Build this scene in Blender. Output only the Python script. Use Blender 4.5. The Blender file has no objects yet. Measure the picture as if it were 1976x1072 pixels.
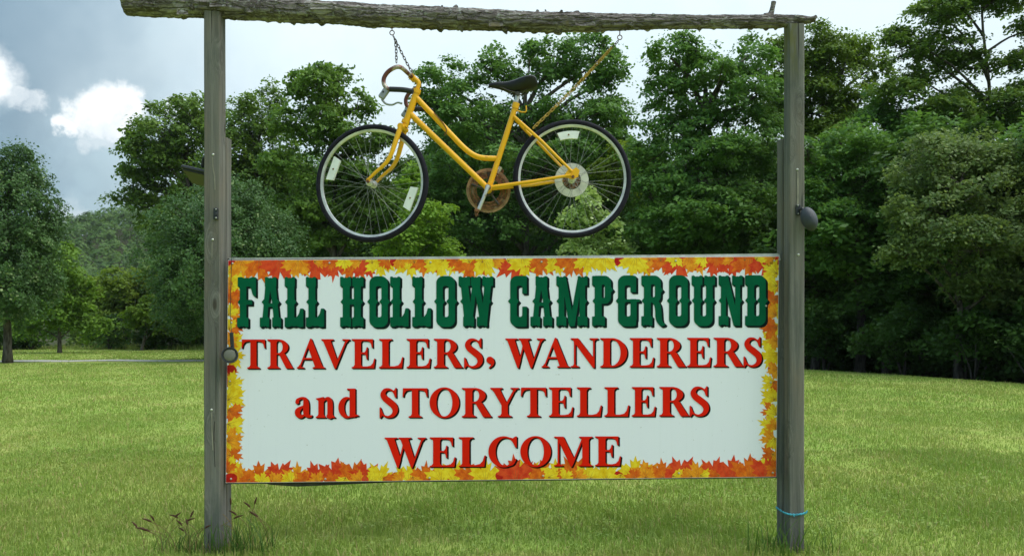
import bpy, math, random
import numpy as np
from mathutils import Vector, Matrix, noise as mnoise
PI = math.pi
random.seed(7)
rng = np.random.default_rng(11)
scene = bpy.context.scene
col = scene.collection

# ------------------------------------------------------------------ camera
F_PX, CXP, HOR = 1536.0, 988.0, 640.0     # focal length, centre column and horizon row of the 1976 px wide photograph
CAM_Y, EYE = -4.4, 1.21
cam_d = bpy.data.cameras.new('camera'); cam = bpy.data.objects.new('camera', cam_d); col.objects.link(cam)
cam.location = (0, CAM_Y, EYE); cam.rotation_euler = (PI/2, 0, 0)
cam_d.sensor_width = 36; cam_d.lens = 36*F_PX/1976; cam_d.shift_y = (HOR-536)/1976
cam_d.clip_start = 0.05; cam_d.clip_end = 6000
scene.camera = cam
scene.render.engine = 'CYCLES'
scene.cycles.use_denoising = True
scene.cycles.max_bounces = 8; scene.cycles.diffuse_bounces = 4; scene.cycles.transparent_max_bounces = 8
scene.view_settings.view_transform = 'Standard'; scene.view_settings.look = 'None'
scene.view_settings.exposure = 1.2; scene.view_settings.gamma = 1.0

def at(px, py, Y):
    d = Y - CAM_Y
    return Vector(((px-CXP)/F_PX*d, Y, EYE+(HOR-py)/F_PX*d))

# ------------------------------------------------------------------ light: hazy sun behind cloud, sky with cloud cover
SUN_EL, SUN_AZ = math.radians(62), math.radians(106)        # azimuth clockwise from +Y (the view direction)
sun_dir = Vector((math.sin(SUN_AZ)*math.cos(SUN_EL), math.cos(SUN_AZ)*math.cos(SUN_EL), math.sin(SUN_EL)))
sd = bpy.data.lights.new('sun', 'SUN'); sd.energy = 1.5; sd.angle = math.radians(60); sd.color = (1.0, .95, .86)
sun = bpy.data.objects.new('sun', sd); col.objects.link(sun)
sun.rotation_euler = (-sun_dir).to_track_quat('-Z', 'Y').to_euler(); sun.location = (6, -8, 12)

class NT:
    """thin wrapper for node trees"""
    def __init__(s, tree): s.t = tree; s.n = tree.nodes; s.l = tree.links
    def node(s, typ, **kw):
        n = s.n.new(typ)
        for k, v in kw.items():
            if k.startswith('i_'):
                n.inputs[k[2:].replace('_', ' ')].default_value = v
            else: setattr(n, k, v)
        return n
    def link(s, a, b): s.l.new(a, b)
    def val(s, sock, v):
        if isinstance(v, bpy.types.NodeSocket): s.l.new(v, sock)
        else: sock.default_value = v
    def math(s, op, a, b=0.0, c=None, clamp=False):
        n = s.n.new('ShaderNodeMath'); n.operation = op; n.use_clamp = clamp
        s.val(n.inputs[0], a); s.val(n.inputs[1], b)
        if c is not None: s.val(n.inputs[2], c)
        return n.outputs[0]
    def vmath(s, op, a, b=(0, 0, 0)):
        n = s.n.new('ShaderNodeVectorMath'); n.operation = op
        s.val(n.inputs[0], a); s.val(n.inputs[1], b)
        return n.outputs['Value'] if op in ('DOT_PRODUCT', 'LENGTH', 'DISTANCE') else n.outputs['Vector']
    def noise(s, vec, scale, detail=4, rough=.55, out='Fac', dist=0.0):
        n = s.n.new('ShaderNodeTexNoise'); s.l.new(vec, n.inputs['Vector'])
        n.inputs['Scale'].default_value = scale; n.inputs['Detail'].default_value = detail
        n.inputs['Roughness'].default_value = rough; n.inputs['Distortion'].default_value = dist
        return n.outputs[out]
    def ramp(s, fac, lo, hi, smooth=True):
        n = s.n.new('ShaderNodeMapRange'); n.interpolation_type = 'SMOOTHSTEP' if smooth else 'LINEAR'
        s.val(n.inputs['Value'], fac); n.inputs['From Min'].default_value = lo; n.inputs['From Max'].default_value = hi
        return n.outputs['Result']
    def mix(s, fac, a, b, mode='MIX'):
        n = s.n.new('ShaderNodeMix'); n.data_type = 'RGBA'; n.blend_type = mode
        s.val(n.inputs[0], fac)
        for sock, v in ((n.inputs[6], a), (n.inputs[7], b)):
            if isinstance(v, bpy.types.NodeSocket): s.l.new(v, sock)
            else: sock.default_value = (*v[:3], 1)
        return n.outputs[2]
    def scaled(s, vec, sc):
        n = s.n.new('ShaderNodeMapping'); n.vector_type = 'POINT'; s.l.new(vec, n.inputs['Vector'])
        n.inputs['Scale'].default_value = sc
        return n.outputs['Vector']

world = bpy.data.worlds.new('World'); scene.world = world; world.use_nodes = True
W = NT(world.node_tree); W.n.clear()
wout = W.node('ShaderNodeOutputWorld'); wbg = W.node('ShaderNodeBackground'); WS = 0.1
wbg.inputs['Strength'].default_value = WS; W.link(wbg.outputs[0], wout.inputs[0])
wsky = W.node('ShaderNodeTexSky', sky_type='NISHITA', sun_disc=False, sun_elevation=SUN_EL, sun_rotation=SUN_AZ)
wtc = W.node('ShaderNodeTexCoord'); wdir = wtc.outputs['Generated']
wwarp = W.vmath('SCALE', W.vmath('SUBTRACT', W.noise(wdir, 6.0, 4, .6, 'Color'), (.5, .5, .5))); wwarp.node.inputs['Scale'].default_value = .16
wd2 = W.vmath('ADD', wdir, wwarp)
# the cloud deck is thin and white on the sun's side of the sky, thick and slate blue on the other
ang = W.math('ADD', W.vmath('DOT_PRODUCT', wd2, (.88, .45, .15)), W.math('MULTIPLY', W.math('SUBTRACT', W.noise(wd2, 3.0, 5, .55), .5), .22))
thin = W.ramp(ang, -.12, .30)
slate = W.mix(W.ramp(W.noise(wd2, 4.5, 5, .6), .38, .62), (1.05, 1.62, 2.1), (1.62, 2.45, 2.9))
white = W.mix(W.ramp(W.noise(wd2, 2.2, 5, .6), .3, .7), (3.3, 4.0, 4.35), (3.85, 4.5, 4.75))
deck = W.mix(thin, slate, white)
sky_mix = W.mix(W.math('MULTIPLY', W.ramp(W.noise(wd2, 2.6, 5, .55), .52, .75), .3), deck, wsky.outputs[0])
# sunlit cumulus heaps in front of the deck
def pdir(px, py):
    v = Vector(((px-CXP)/F_PX, 1, (HOR-py)/F_PX)); v.normalize(); return tuple(v)
wfine = W.vmath('SCALE', W.vmath('SUBTRACT', W.noise(wdir, 26.0, 7, .65, 'Color'), (.5, .5, .5))); wfine.node.inputs['Scale'].default_value = .05
wd3 = W.vmath('ADD', wdir, wfine)
acc = None
for px, py, r in ((198, 206, 37), (243, 200, 32), (160, 224, 28), (125, 234, 16), (225, 230, 34), (185, 236, 24), (0, 172, 30), (-50, 150, 60), (32, 188, 22), (68, 194, 18), (165, 268, 18), (195, 262, 18), (345, 216, 22), (140, 420, 30)):
    d = W.vmath('DISTANCE', wd3, pdir(px, py))
    rr = r/F_PX
    k = {18: .5, 22: .6, 30: .4}.get(r, 1.0)
    b = W.math('MULTIPLY', W.ramp(d, rr*1.3, rr*.5), k)
    acc = b if acc is None else W.math('MAXIMUM', acc, b)
heaps = W.ramp(W.noise(W.scaled(wd3, (1, 1, 1.8)), 3.4, 6, .6), .67, .75)      # more of them all round
acc = W.math('MAXIMUM', acc, W.math('MULTIPLY', heaps, W.math('SUBTRACT', 1.0, thin)))
shade_ = W.ramp(W.noise(W.vmath('ADD', wd3, (0, 0, .02)), 24, 5, .6), .35, .7)
sky_col = W.mix(acc, sky_mix, W.mix(shade_, (4.2, 4.55, 4.8), (5.5, 5.65, 5.7)))
# an overcast sky is brighter overhead than at the horizon
wz = W.node('ShaderNodeSeparateXYZ'); W.link(wdir, wz.inputs[0])
sky_col = W.mix(1.0, sky_col, (1, 1, 1), 'MULTIPLY')
el = W.math('ADD', .74, W.math('MULTIPLY', W.math('MAXIMUM', wz.outputs['Z'], 0.0), .95))
cmb = W.node('ShaderNodeCombineXYZ')
for k_ in range(3): W.link(el, cmb.inputs[k_])
W.link(cmb.outputs[0], sky_col.node.inputs[7])
W.link(sky_col, wbg.inputs['Color'])

# ------------------------------------------------------------------ helpers
class MB:
    """collects geometry for ONE mesh"""
    def __init__(s): s.v = []; s.f = []; s.m = []
    def add(s, vs, fs, m=0):
        o = len(s.v); s.v += [tuple(v) for v in vs]; s.f += [tuple(i+o for i in f) for f in fs]; s.m += [m]*len(fs)
    def box(s, c, size, rot=None, bev=0.0, m=0):
        x, y, z = [a/2 for a in size]
        if bev > 0:
            b = bev; P = []
            for sx in (-1, 1):
                for sy in (-1, 1):
                    for sz in (-1, 1):
                        P += [(sx*(x-b), sy*(y-b), sz*z), (sx*(x-b), sy*y, sz*(z-b)), (sx*x, sy*(y-b), sz*(z-b))]
            import bmesh
            bm = bmesh.new()
            for p in P: bm.verts.new(p)
            bmesh.ops.convex_hull(bm, input=bm.verts)
            bm.verts.index_update()
            vs = [v.co.copy() for v in bm.verts]; fs = [[v.index for v in f.verts] for f in bm.faces]; bm.free()
        else:
            vs = [Vector((sx*x, sy*y, sz*z)) for sx in (-1, 1) for sy in (-1, 1) for sz in (-1, 1)]
            fs = [(0, 1, 3, 2), (4, 6, 7, 5), (0, 4, 5, 1), (2, 3, 7, 6), (0, 2, 6, 4), (1, 5, 7, 3)]
        c = Vector(c)
        s.add([(rot @ v if rot else v)+c for v in vs], fs, m)
    def tube(s, pts, rad, seg=8, cap=True, m=0):
        pts = [Vector(p) for p in pts]; n = len(pts)
        if not hasattr(rad, '__len__'): rad = [rad]*n
        t0 = (pts[1]-pts[0]).normalized()
        ref = Vector((0, 0, 1)) if abs(t0.z) < .9 else Vector((0, 1, 0))
        u = t0.cross(ref).normalized(); vs = []; fs = []
        for i in range(n):
            t = (pts[min(i+1, n-1)]-pts[max(i-1, 0)]).normalized()
            u = (u-t*u.dot(t)).normalized(); w = t.cross(u)
            for k in range(seg):
                a = 2*PI*k/seg; vs.append(pts[i]+(u*math.cos(a)+w*math.sin(a))*rad[i])
        for i in range(n-1):
            for k in range(seg):
                k2 = (k+1) % seg; fs.append((i*seg+k, i*seg+k2, (i+1)*seg+k2, (i+1)*seg+k))
        if cap: fs += [tuple(range(seg-1, -1, -1)), tuple(range((n-1)*seg, n*seg))]
        s.add(vs, fs, m)
    def lathe(s, c, axis, prof, seg=24, m=0, closed=False, arc=None):
        """prof: (radius, offset along the axis)"""
        c = Vector(c); ax = Vector(axis).normalized()
        ref = Vector((0, 0, 1)) if abs(ax.z) < .9 else Vector((1, 0, 0))
        u = ax.cross(ref).normalized(); w = ax.cross(u); n = len(prof); vs = []; fs = []
        for k in range(seg):
            a = 2*PI*k/seg; d = u*math.cos(a)+w*math.sin(a)
            vs += [c+d*r+ax*h for r, h in prof]
        rng_ = n if closed else n-1
        for k in range(seg):
            k2 = (k+1) % seg
            for i in range(rng_):
                j = (i+1) % n; fs.append((k*n+i, k*n+j, k2*n+j, k2*n+i))
        s.add(vs, fs, m)
    def prism(s, poly, thick, m=0):
        """poly: 3-D outline, thick: extrusion vector"""
        n = len(poly); th = Vector(thick); P = [Vector(p) for p in poly]
        s.add(P+[p+th for p in P], [tuple(range(n)), tuple(range(2*n-1, n-1, -1))]+[(i, i+n, (i+1) % n+n, (i+1) % n) for i in range(n)], m)
    def mesh(s, name, mats, smooth=False):
        me = bpy.data.meshes.new(name); me.from_pydata([tuple(v) for v in s.v], [], s.f)
        for m in (mats if isinstance(mats, (list, tuple)) else [mats]): me.materials.append(m)
        me.polygons.foreach_set('material_index', s.m)
        if smooth: me.polygons.foreach_set('use_smooth', [True]*len(s.f))
        me.update(); return me

def tag(o, label=None, cat=None, group=None, kind=None):
    if label: o['label'] = label
    if cat: o['category'] = cat
    if group: o['group'] = group
    if kind: o['kind'] = kind
    return o
def empty(name, loc, label=None, cat=None, group=None):
    o = bpy.data.objects.new(name, None); col.objects.link(o); o.location = loc; o.empty_display_size = .1
    return tag(o, label, cat, group)
def link(name, me, parent=None, local=False):
    o = bpy.data.objects.new(name, me); col.objects.link(o)
    if parent is not None:
        o.parent = parent
        if parent.type == 'EMPTY' and not local: o.matrix_parent_inverse = Matrix.Translation(-parent.location)
    return o
def obj(name, mb, mats, parent=None, smooth=False):
    """geometry given in world coordinates"""
    o = link(name, mb.mesh(name, mats, smooth), parent)
    if smooth:
        o.data.set_sharp_from_angle(angle=math.radians(38))
    return o
def crom(P, n=6):
    """smooth curve through points of any dimension"""
    P = [np.array(p, float) for p in P]; Q = [2*P[0]-P[1]]+P+[2*P[-1]-P[-2]]; out = []
    for i in range(1, len(Q)-2):
        for k in range(n):
            t = k/n; a, b, c, d = Q[i-1:i+3]
            out.append(.5*((2*b)+(c-a)*t+(2*a-5*b+4*c-d)*t*t+(3*b-a-3*c+d)*t**3))
    out.append(P[-1]); return out

# ------------------------------------------------------------------ materials
def material(name, fn):
    m = bpy.data.materials.new(name); m.use_nodes = True; T = NT(m.node_tree)
    fn(T, T.n['Principled BSDF'], T.n['Material Output']); return m
def plain(name, c, rough=.5, metal=0.0, spec=.5, var=.12, scale=18, bump=0.0):
    def f(T, b, o):
        g = T.node('ShaderNodeNewGeometry').outputs['Position']
        n = T.noise(g, scale, 5, .6)
        lo = tuple(x*(1-var) for x in c); hi = tuple(min(1, x*(1+var)) for x in c)
        T.link(T.mix(T.ramp(n, .3, .7), lo, hi), b.inputs['Base Color'])
        b.inputs['Roughness'].default_value = rough; b.inputs['Metallic'].default_value = metal
        b.inputs['Specular IOR Level'].default_value = spec
        if bump:
            bp = T.node('ShaderNodeBump', i_Strength=bump, i_Distance=.004); T.link(T.noise(g, scale*6, 4), bp.inputs['Height']); T.link(bp.outputs[0], b.inputs['Normal'])
    return material(name, f)
def leafmat(name, dark, light, tip=None, rough=.45, trans=.36):
    def f(T, b, o):
        v = T.node('ShaderNodeAttribute', attribute_name='v').outputs['Fac']
        g = T.node('ShaderNodeNewGeometry')
        big = T.ramp(T.noise(g.outputs['Position'], .55, 3, .6), .35, .65)
        c = T.mix(T.math('ADD', T.math('MULTIPLY', v, .6), T.math('MULTIPLY', big, .4)), dark, light)
        if tip: c = T.mix(T.ramp(v, .82, .9), c, tip)
        T.link(c, b.inputs['Base Color']); b.inputs['Roughness'].default_value = rough; b.inputs['Specular IOR Level'].default_value = .15
        tr = T.node('ShaderNodeBsdfTranslucent'); T.link(T.mix(.5, c, (light[0]*1.5, light[1]*1.5, light[2]*.8)), tr.inputs['Color'])
        mx = T.node('ShaderNodeMixShader'); mx.inputs[0].default_value = trans
        T.link(b.outputs[0], mx.inputs[1]); T.link(tr.outputs[0], mx.inputs[2]); T.link(mx.outputs[0], o.inputs['Surface'])
    return material(name, f)
def lawn_colour(T, pos):
    """patchy mown lawn, shared by the soil sheet and the blades"""
    a = T.ramp(T.noise(pos, .35, 4, .6), .36, .66); b_ = T.ramp(T.noise(pos, 1.6, 5, .65), .45, .72); c_ = T.ramp(T.noise(pos, 4.2, 4, .6), .55, .75)
    dry = T.ramp(T.noise(T.scaled(pos, (.5, 1.3, 1)), 1.0, 6, .68), .50, .70)
    c = T.mix(a, (.232, .345, .066), (.315, .388, .094))
    c = T.mix(T.math('MULTIPLY', dry, .6), c, (.42, .40, .13))
    c = T.mix(T.math('MULTIPLY', b_, .65), c, (.38, .38, .13))
    return T.mix(T.math('MULTIPLY', c_, .55), c, (.178, .300, .058))
def f_ground(T, b, o):
    pos = T.node('ShaderNodeNewGeometry').outputs['Position']
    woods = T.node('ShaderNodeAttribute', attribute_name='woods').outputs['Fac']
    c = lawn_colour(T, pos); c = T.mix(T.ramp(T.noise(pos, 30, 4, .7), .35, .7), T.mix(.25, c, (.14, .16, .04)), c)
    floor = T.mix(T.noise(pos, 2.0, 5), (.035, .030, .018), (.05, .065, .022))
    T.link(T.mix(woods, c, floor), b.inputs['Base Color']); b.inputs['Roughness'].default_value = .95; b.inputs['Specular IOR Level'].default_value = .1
    bp = T.node('ShaderNodeBump', i_Strength=.8, i_Distance=.03); T.link(T.noise(pos, 22, 5, .7), bp.inputs['Height']); T.link(bp.outputs[0], b.inputs['Normal'])
M_ground = material('ground_turf', f_ground)
def f_blade(T, b, o):
    pos = T.node('ShaderNodeNewGeometry').outputs['Position']; v = T.node('ShaderNodeAttribute', attribute_name='v').outputs['Fac']
    c = lawn_colour(T, pos); c = T.mix(T.ramp(v, 0, 1, False), T.mix(.42, c, (.085, .175, .022)), T.mix(.32, c, (.46, .52, .14)))
    c = T.mix(T.ramp(v, .90, .93), c, (.42, .33, .16))
    T.link(c, b.inputs['Base Color']); b.inputs['Roughness'].default_value = .55; b.inputs['Specular IOR Level'].default_value = .25
    tr = T.node('ShaderNodeBsdfTranslucent'); T.link(T.mix(.5, c, (.26, .38, .03)), tr.inputs['Color'])
    mx = T.node('ShaderNodeMixShader'); mx.inputs[0].default_value = .35
    T.link(b.outputs[0], mx.inputs[1]); T.link(tr.outputs[0], mx.inputs[2]); T.link(mx.outputs[0], o.inputs['Surface'])
M_blade = material('grass_blade', f_blade)
def f_bark(T, b, o):
    p = T.scaled(T.node('ShaderNodeTexCoord').outputs['Object'], (1, 1, .25))
    n = T.noise(p, 9, 6, .65); T.link(T.mix(T.ramp(n, .35, .65), (.035, .028, .022), (.13, .115, .095)), b.inputs['Base Color'])
    b.inputs['Roughness'].default_value = .9
    bp = T.node('ShaderNodeBump', i_Strength=.9, i_Distance=.03); T.link(n, bp.inputs['Height']); T.link(bp.outputs[0], b.inputs['Normal'])
M_bark = material('tree_bark', f_bark)
def f_gravel(T, b, o):
    g = T.node('ShaderNodeNewGeometry').outputs['Position']
    T.link(T.mix(T.noise(g, 9, 5, .8), (.30, .29, .27), (.55, .54, .51)), b.inputs['Base Color']); b.inputs['Roughness'].default_value = .95
M_gravel = material('gravel', f_gravel)
def f_post(T, b, o):
    g = T.node('ShaderNodeNewGeometry').outputs['Position']
    kn = T.node('ShaderNodeTexVoronoi', i_Scale=1.0); T.link(T.scaled(g, (7, 7, 2.6)), kn.inputs['Vector'])
    kd = kn.outputs['Distance']                                      # distance to the nearest knot
    bend = T.math('MULTIPLY', T.ramp(kd, .35, .0), .09)
    cb = T.node('ShaderNodeCombineXYZ')
    for k_ in range(2): T.link(bend, cb.inputs[k_])
    gg = T.vmath('ADD', g, cb.outputs[0])
    grain = T.noise(T.scaled(gg, (30, 30, 1.0)), 1.0, 7, .62, dist=.5)
    fine = T.noise(T.scaled(gg, (190, 190, 5)), 1.0, 4, .7)
    blot = T.noise(T.scaled(g, (5, 5, 1.7)), 1.0, 6, .65)
    c = T.mix(T.ramp(grain, .28, .74), (.094, .093, .084), (.188, .184, .167))
    c = T.mix(T.math('MULTIPLY', T.ramp(blot, .45, .68), .5), c, (.185, .150, .112))
    c = T.mix(T.math('MULTIPLY', T.ramp(blot, .47, .3), .65), c, (.070, .084, .077))
    c = T.mix(T.math('MULTIPLY', T.ramp(fine, .52, .75), .4), c, (.24, .235, .205))
    c = T.mix(T.math('MULTIPLY', T.ramp(kd, .13, .04), .8), c, (.035, .026, .018))
    crack = T.ramp(T.noise(T.scaled(gg, (48, 48, .5)), 1.0, 3, .5), .325, .295)
    c = T.mix(T.math('MULTIPLY', crack, .8), c, (.02, .019, .016))
    z = T.node('ShaderNodeSeparateXYZ'); T.link(g, z.inputs[0])
    moss = T.math('MULTIPLY', T.ramp(z.outputs['Z'], 2.5, 2.85), T.ramp(T.noise(T.scaled(g, (18, 18, 4)), 1.0, 4), .42, .62))
    moss = T.math('MULTIPLY', moss, T.ramp(z.outputs['X'], .5, 1.2))
    c = T.mix(T.math('MULTIPLY', moss, .8), c, (.115, .115, .022))
    T.link(c, b.inputs['Base Color']); b.inputs['Roughness'].default_value = .85; b.inputs['Specular IOR Level'].default_value = .2
    bp = T.node('ShaderNodeBump', i_Strength=.8, i_Distance=.006); T.link(T.math('SUBTRACT', T.math('ADD', grain, T.math('MULTIPLY', fine, .4)), T.math('MULTIPLY', crack, 1.5)), bp.inputs['Height']); T.link(bp.outputs[0], b.inputs['Normal'])
M_post = material('weathered_post_wood', f_post)
def f_log(T, b, o):
    g = T.node('ShaderNodeNewGeometry').outputs['Position']
    gr = T.noise(T.scaled(g, (9, 60, 60)), 1.0, 7, .72, dist=1.2)
    pt = T.noise(T.scaled(g, (4, 9, 9)), 1.0, 5, .65)
    li = T.noise(g, 34, 6, .72)
    vo = T.node('ShaderNodeTexVoronoi', feature='DISTANCE_TO_EDGE', i_Scale=1.0, i_Randomness=1.0)
    T.link(T.vmath('ADD', T.scaled(g, (6, 42, 42)), T.noise(g, 18, 3, .5, 'Color')), vo.inputs['Vector'])
    plate = T.ramp(vo.outputs['Distance'], .02, .16)
    c = T.mix(T.ramp(gr, .3, .66), (.082, .068, .064), (.262, .236, .228))
    c = T.mix(T.math('MULTIPLY', T.ramp(pt, .50, .62), .75), c, (.36, .335, .315))
    c = T.mix(T.math('MULTIPLY', T.math('SUBTRACT', 1.0, plate), .55), c, (.04, .032, .027))
    lm = T.math('MULTIPLY', T.ramp(li, .55, .62), T.ramp(pt, .40, .54))
    c = T.mix(T.math('MULTIPLY', lm, .8), c, (.38, .39, .37))
    c = T.mix(T.math('MULTIPLY', T.ramp(T.noise(g, 5.5, 3), .66, .72), .5), c, (.18, .14, .03))
    T.link(c, b.inputs['Base Color']); b.inputs['Roughness'].default_value = .95; b.inputs['Specular IOR Level'].default_value = .1
    bp = T.node('ShaderNodeBump', i_Strength=.8, i_Distance=.012); T.link(T.math('ADD', T.math('ADD', gr, plate), T.math('MULTIPLY', li, .5)), bp.inputs['Height']); T.link(bp.outputs[0], b.inputs['Normal'])
M_log = material('lichened_bark', f_log)
def f_yellow(T, b, o):
    g = T.node('ShaderNodeNewGeometry').outputs['Position']
    c = T.mix(T.noise(g, 9, 4), (.78, .385, .010), (.86, .455, .016))
    ch = T.ramp(T.noise(g, 42, 5, .75), .66, .70); c = T.mix(ch, c, (.16, .07, .03))
    T.link(c, b.inputs['Base Color']); b.inputs['Roughness'].default_value = .38; b.inputs['Specular IOR Level'].default_value = .3
M_yellow = material('chipped_yellow_enamel', f_yellow)
def f_rust(T, b, o):
    g = T.node('ShaderNodeNewGeometry').outputs['Position']
    c = T.mix(T.ramp(T.noise(g, 60, 6, .7), .35, .65), (.07, .028, .016), (.27, .12, .05))
    c = T.mix(T.math('MULTIPLY', T.ramp(T.noise(g, 25, 4), .55, .7), .6), c, (.30, .24, .17))
    T.link(c, b.inputs['Base Color']); b.inputs['Roughness'].default_value = .8; b.inputs['Metallic'].default_value = .2
M_rust = material('rusted_steel', f_rust)
def f_chrome(T, b, o):
    g = T.node('ShaderNodeNewGeometry').outputs['Position']
    c = T.mix(T.ramp(T.noise(g, 30, 5, .7), .5, .72), (.62, .60, .57), (.30, .17, .10))
    T.link(c, b.inputs['Base Color']); b.inputs['Metallic'].default_value = .75; b.inputs['Roughness'].default_value = .38
M_chrome = material('pitted_chrome', f_chrome)
def f_barrust(T, b, o):
    g = T.node('ShaderNodeNewGeometry').outputs['Position']
    c = T.mix(T.ramp(T.noise(g, 16, 5, .6), .34, .52), (.50, .45, .39), (.15, .05, .036))
    T.link(c, b.inputs['Base Color']); b.inputs['Metallic'].default_value = .5; b.inputs['Roughness'].default_value = .45
M_barrust = material('rust_stained_bar', f_barrust)
M_tyre = plain('tyre_rubber', (.011, .010, .018), .75, spec=.2, var=.3, scale=30)
M_rimm = plain('aluminium_rim', (.62, .60, .58), .35, .6, var=.2)
M_spoke = plain('spoke_steel', (.26, .27, .25), .5, .5)
M_reflector = plain('white_reflector', (.78, .80, .78), .25, var=.08)
M_disc = plain('milky_plastic', (.60, .59, .52), .45, var=.15)
M_saddle = plain('black_vinyl', (.010, .010, .012), .42, spec=.35, var=.3, bump=.25)
M_blackpl = plain('black_plastic', (.016, .018, .022), .5, var=.2)
M_tape = plain('bar_tape', (.014, .014, .018), .6, var=.3)
M_lever = plain('grey_lever', (.30, .31, .31), .4, .5)
M_lens = plain('frosted_lens', (.13, .13, .10), .12, var=.1)
M_amber = plain('amber_lens', (.014, .013, .008), .35, var=.2)
M_cord = plain('blue_twine', (.05, .32, .42), .8, var=.3, scale=60)
M_chain = plain('dark_chain', (.10, .085, .075), .5, .6, var=.3)
M_ychain = plain('yellow_chain', (.42, .27, .05), .55, .2, var=.35, scale=40)
M_screw = plain('zinc_screw', (.55, .55, .52), .4, .6)
M_pale = plain('bare_wood', (.22, .205, .165), .8, var=.2)
M_alu = plain('aluminium_trim', (.55, .54, .54), .45, .5, var=.15)
M_black = plain('black_edge', (.012, .008, .010), .5, var=.2)
M_backboard = plain('old_plywood', (.06, .055, .045), .85, var=.3)
def f_sign(T, b, o):
    g = T.node('ShaderNodeNewGeometry').outputs['Position']
    c = T.mix(T.noise(g, 2.2, 4), (.77, .79, .90), (.81, .83, .93))
    st = T.noise(T.scaled(g, (55, 1, 1.2)), 1.0, 3); c = T.mix(T.math('MULTIPLY', T.ramp(st, .5, .8), .16), c, (.67, .70, .77))
    sp = T.ramp(T.noise(g, 55, 3, .5), .715, .74); c = T.mix(T.math('MULTIPLY', sp, .35), c, (.25, .25, .24))
    T.link(c, b.inputs['Base Color']); b.inputs['Roughness'].default_value = .38; b.inputs['Specular IOR Level'].default_value = .35
M_sign = material('sign_face_vinyl', f_sign)
M_green = plain('print_green', (.002, .100, .047), .4, spec=.05, var=.12, scale=5)
M_dkgreen = plain('print_shadow_green', (.004, .012, .013), .45, spec=.05, var=.1)
M_red = plain('print_red', (.70, .014, .004), .4, spec=.05, var=.06, scale=5)
M_dkred = plain('print_shadow_brown', (.010, .004, .005), .45, spec=.05, var=.1)
def leafprint(name, c1, c2):
    def f(T, b, o):
        g = T.node('ShaderNodeNewGeometry').outputs['Position']
        T.link(T.mix(T.ramp(T.noise(g, 34, 5, .65), .35, .65), c1, c2), b.inputs['Base Color']); b.inputs['Roughness'].default_value = .45; b.inputs['Specular IOR Level'].default_value = .15
    return material(name, f)
M_lp = dict(y=leafprint('leaf_print_yellow', (.74, .46, .008), (.86, .66, .035)), o=leafprint('leaf_print_orange', (.72, .21, .010), (.86, .36, .02)),
            d=leafprint('leaf_print_deep_orange', (.62, .085, .008), (.78, .19, .012)), r=leafprint('leaf_print_red', (.60, .035, .012), (.74, .08, .02)),
            c=leafprint('leaf_print_crimson', (.40, .008, .006), (.55, .02, .012)))
M_vein = plain('leaf_vein_print', (.30, .10, .012), .45)
# ------------------------------------------------------------------ ground
EDGE = np.array([(19, -30), (15.5, 0), (13.0, 8), (11.35, 13.2), (9.35, 21.0), (5.5, 26), (-2, 31), (-9, 39), (-16, 47.5), (-30, 52), (-62, 55), (-300, 60)], float)
def woods_dist(x, y):
    """signed distance to the edge of the woods, positive inside"""
    x = np.asarray(x, float); y = np.asarray(y, float)
    best = np.full(x.shape, 1e9); sgn = np.ones(x.shape)
    for (ax, ay), (bx, by) in zip(EDGE[:-1], EDGE[1:]):
        dx, dy = bx-ax, by-ay; t = np.clip(((x-ax)*dx+(y-ay)*dy)/(dx*dx+dy*dy), 0, 1)
        d = np.hypot(x-ax-t*dx, y-ay-t*dy); cr = dx*(y-ay)-dy*(x-ax)
        m = d < best-1e-6; best = np.where(m, d, best); sgn = np.where(m, np.where(cr < 0, 1, -1), sgn)
    return best*sgn
def sstep(a, b, x): t = np.clip((x-a)/(b-a), 0, 1); return t*t*(3-2*t)
def ground_z(x, y):
    x = np.asarray(x, float); y = np.asarray(y, float)
    z = .03*np.sin(x*.37+1)*np.sin(y*.31)*sstep(3, 10, np.hypot(x, y)) + .012*np.sin(x*1.7+y*.6)*sstep(.5, 4, np.hypot(x, y-0))
    z = z-1.3*sstep(0, 7, woods_dist(x, y))*sstep(-4, 8, x)
    hill = 52*np.exp(-((y-410)/105)**2)*(sstep(-900, -250, x))*(1-.75*sstep(-60, 300, x))*(1+.05*np.sin(x*.03)+.04*np.sin(x*.071+2))
    return z+hill*sstep(120, 220, y)
def gz(x, y): return float(ground_z(np.array([x]), np.array([y]))[0])
n = 231
t = np.linspace(-1, 1, n); gx = 2500*np.sinh(8*t)/np.sinh(8); gy = gx+8
GX, GY = np.meshgrid(gx, gy); GZ = ground_z(GX, GY)
me = bpy.data.meshes.new('ground')
idx = np.arange(n*n).reshape(n, n)
quads = np.stack([idx[:-1, :-1], idx[:-1, 1:], idx[1:, 1:], idx[1:, :-1]], -1).reshape(-1, 4)
def np_mesh(name, V, Fq, mats, v=None, smooth=False):
    """V (n,3), Fq (m,k) -> mesh, fast; v: per-face random attribute"""
    me = bpy.data.meshes.new(name); k = Fq.shape[1]
    me.vertices.add(len(V)); me.vertices.foreach_set('co', np.ascontiguousarray(V, np.float32).ravel())
    me.loops.add(Fq.size); me.loops.foreach_set('vertex_index', np.ascontiguousarray(Fq, np.int32).ravel())
    me.polygons.add(len(Fq)); me.polygons.foreach_set('loop_start', np.arange(len(Fq), dtype=np.int32)*k)
    for m in (mats if isinstance(mats, (list, tuple)) else [mats]): me.materials.append(m)
    if smooth: me.polygons.foreach_set('use_smooth', np.ones(len(Fq), bool))
    if v is not None:
        a = me.attributes.new('v', 'FLOAT', 'FACE'); a.data.foreach_set('value', np.ascontiguousarray(v, np.float32))
    me.update(calc_edges=True); return me
me = np_mesh('ground', np.stack([GX, GY, GZ], -1).reshape(-1, 3), quads, M_ground, smooth=True)
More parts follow.
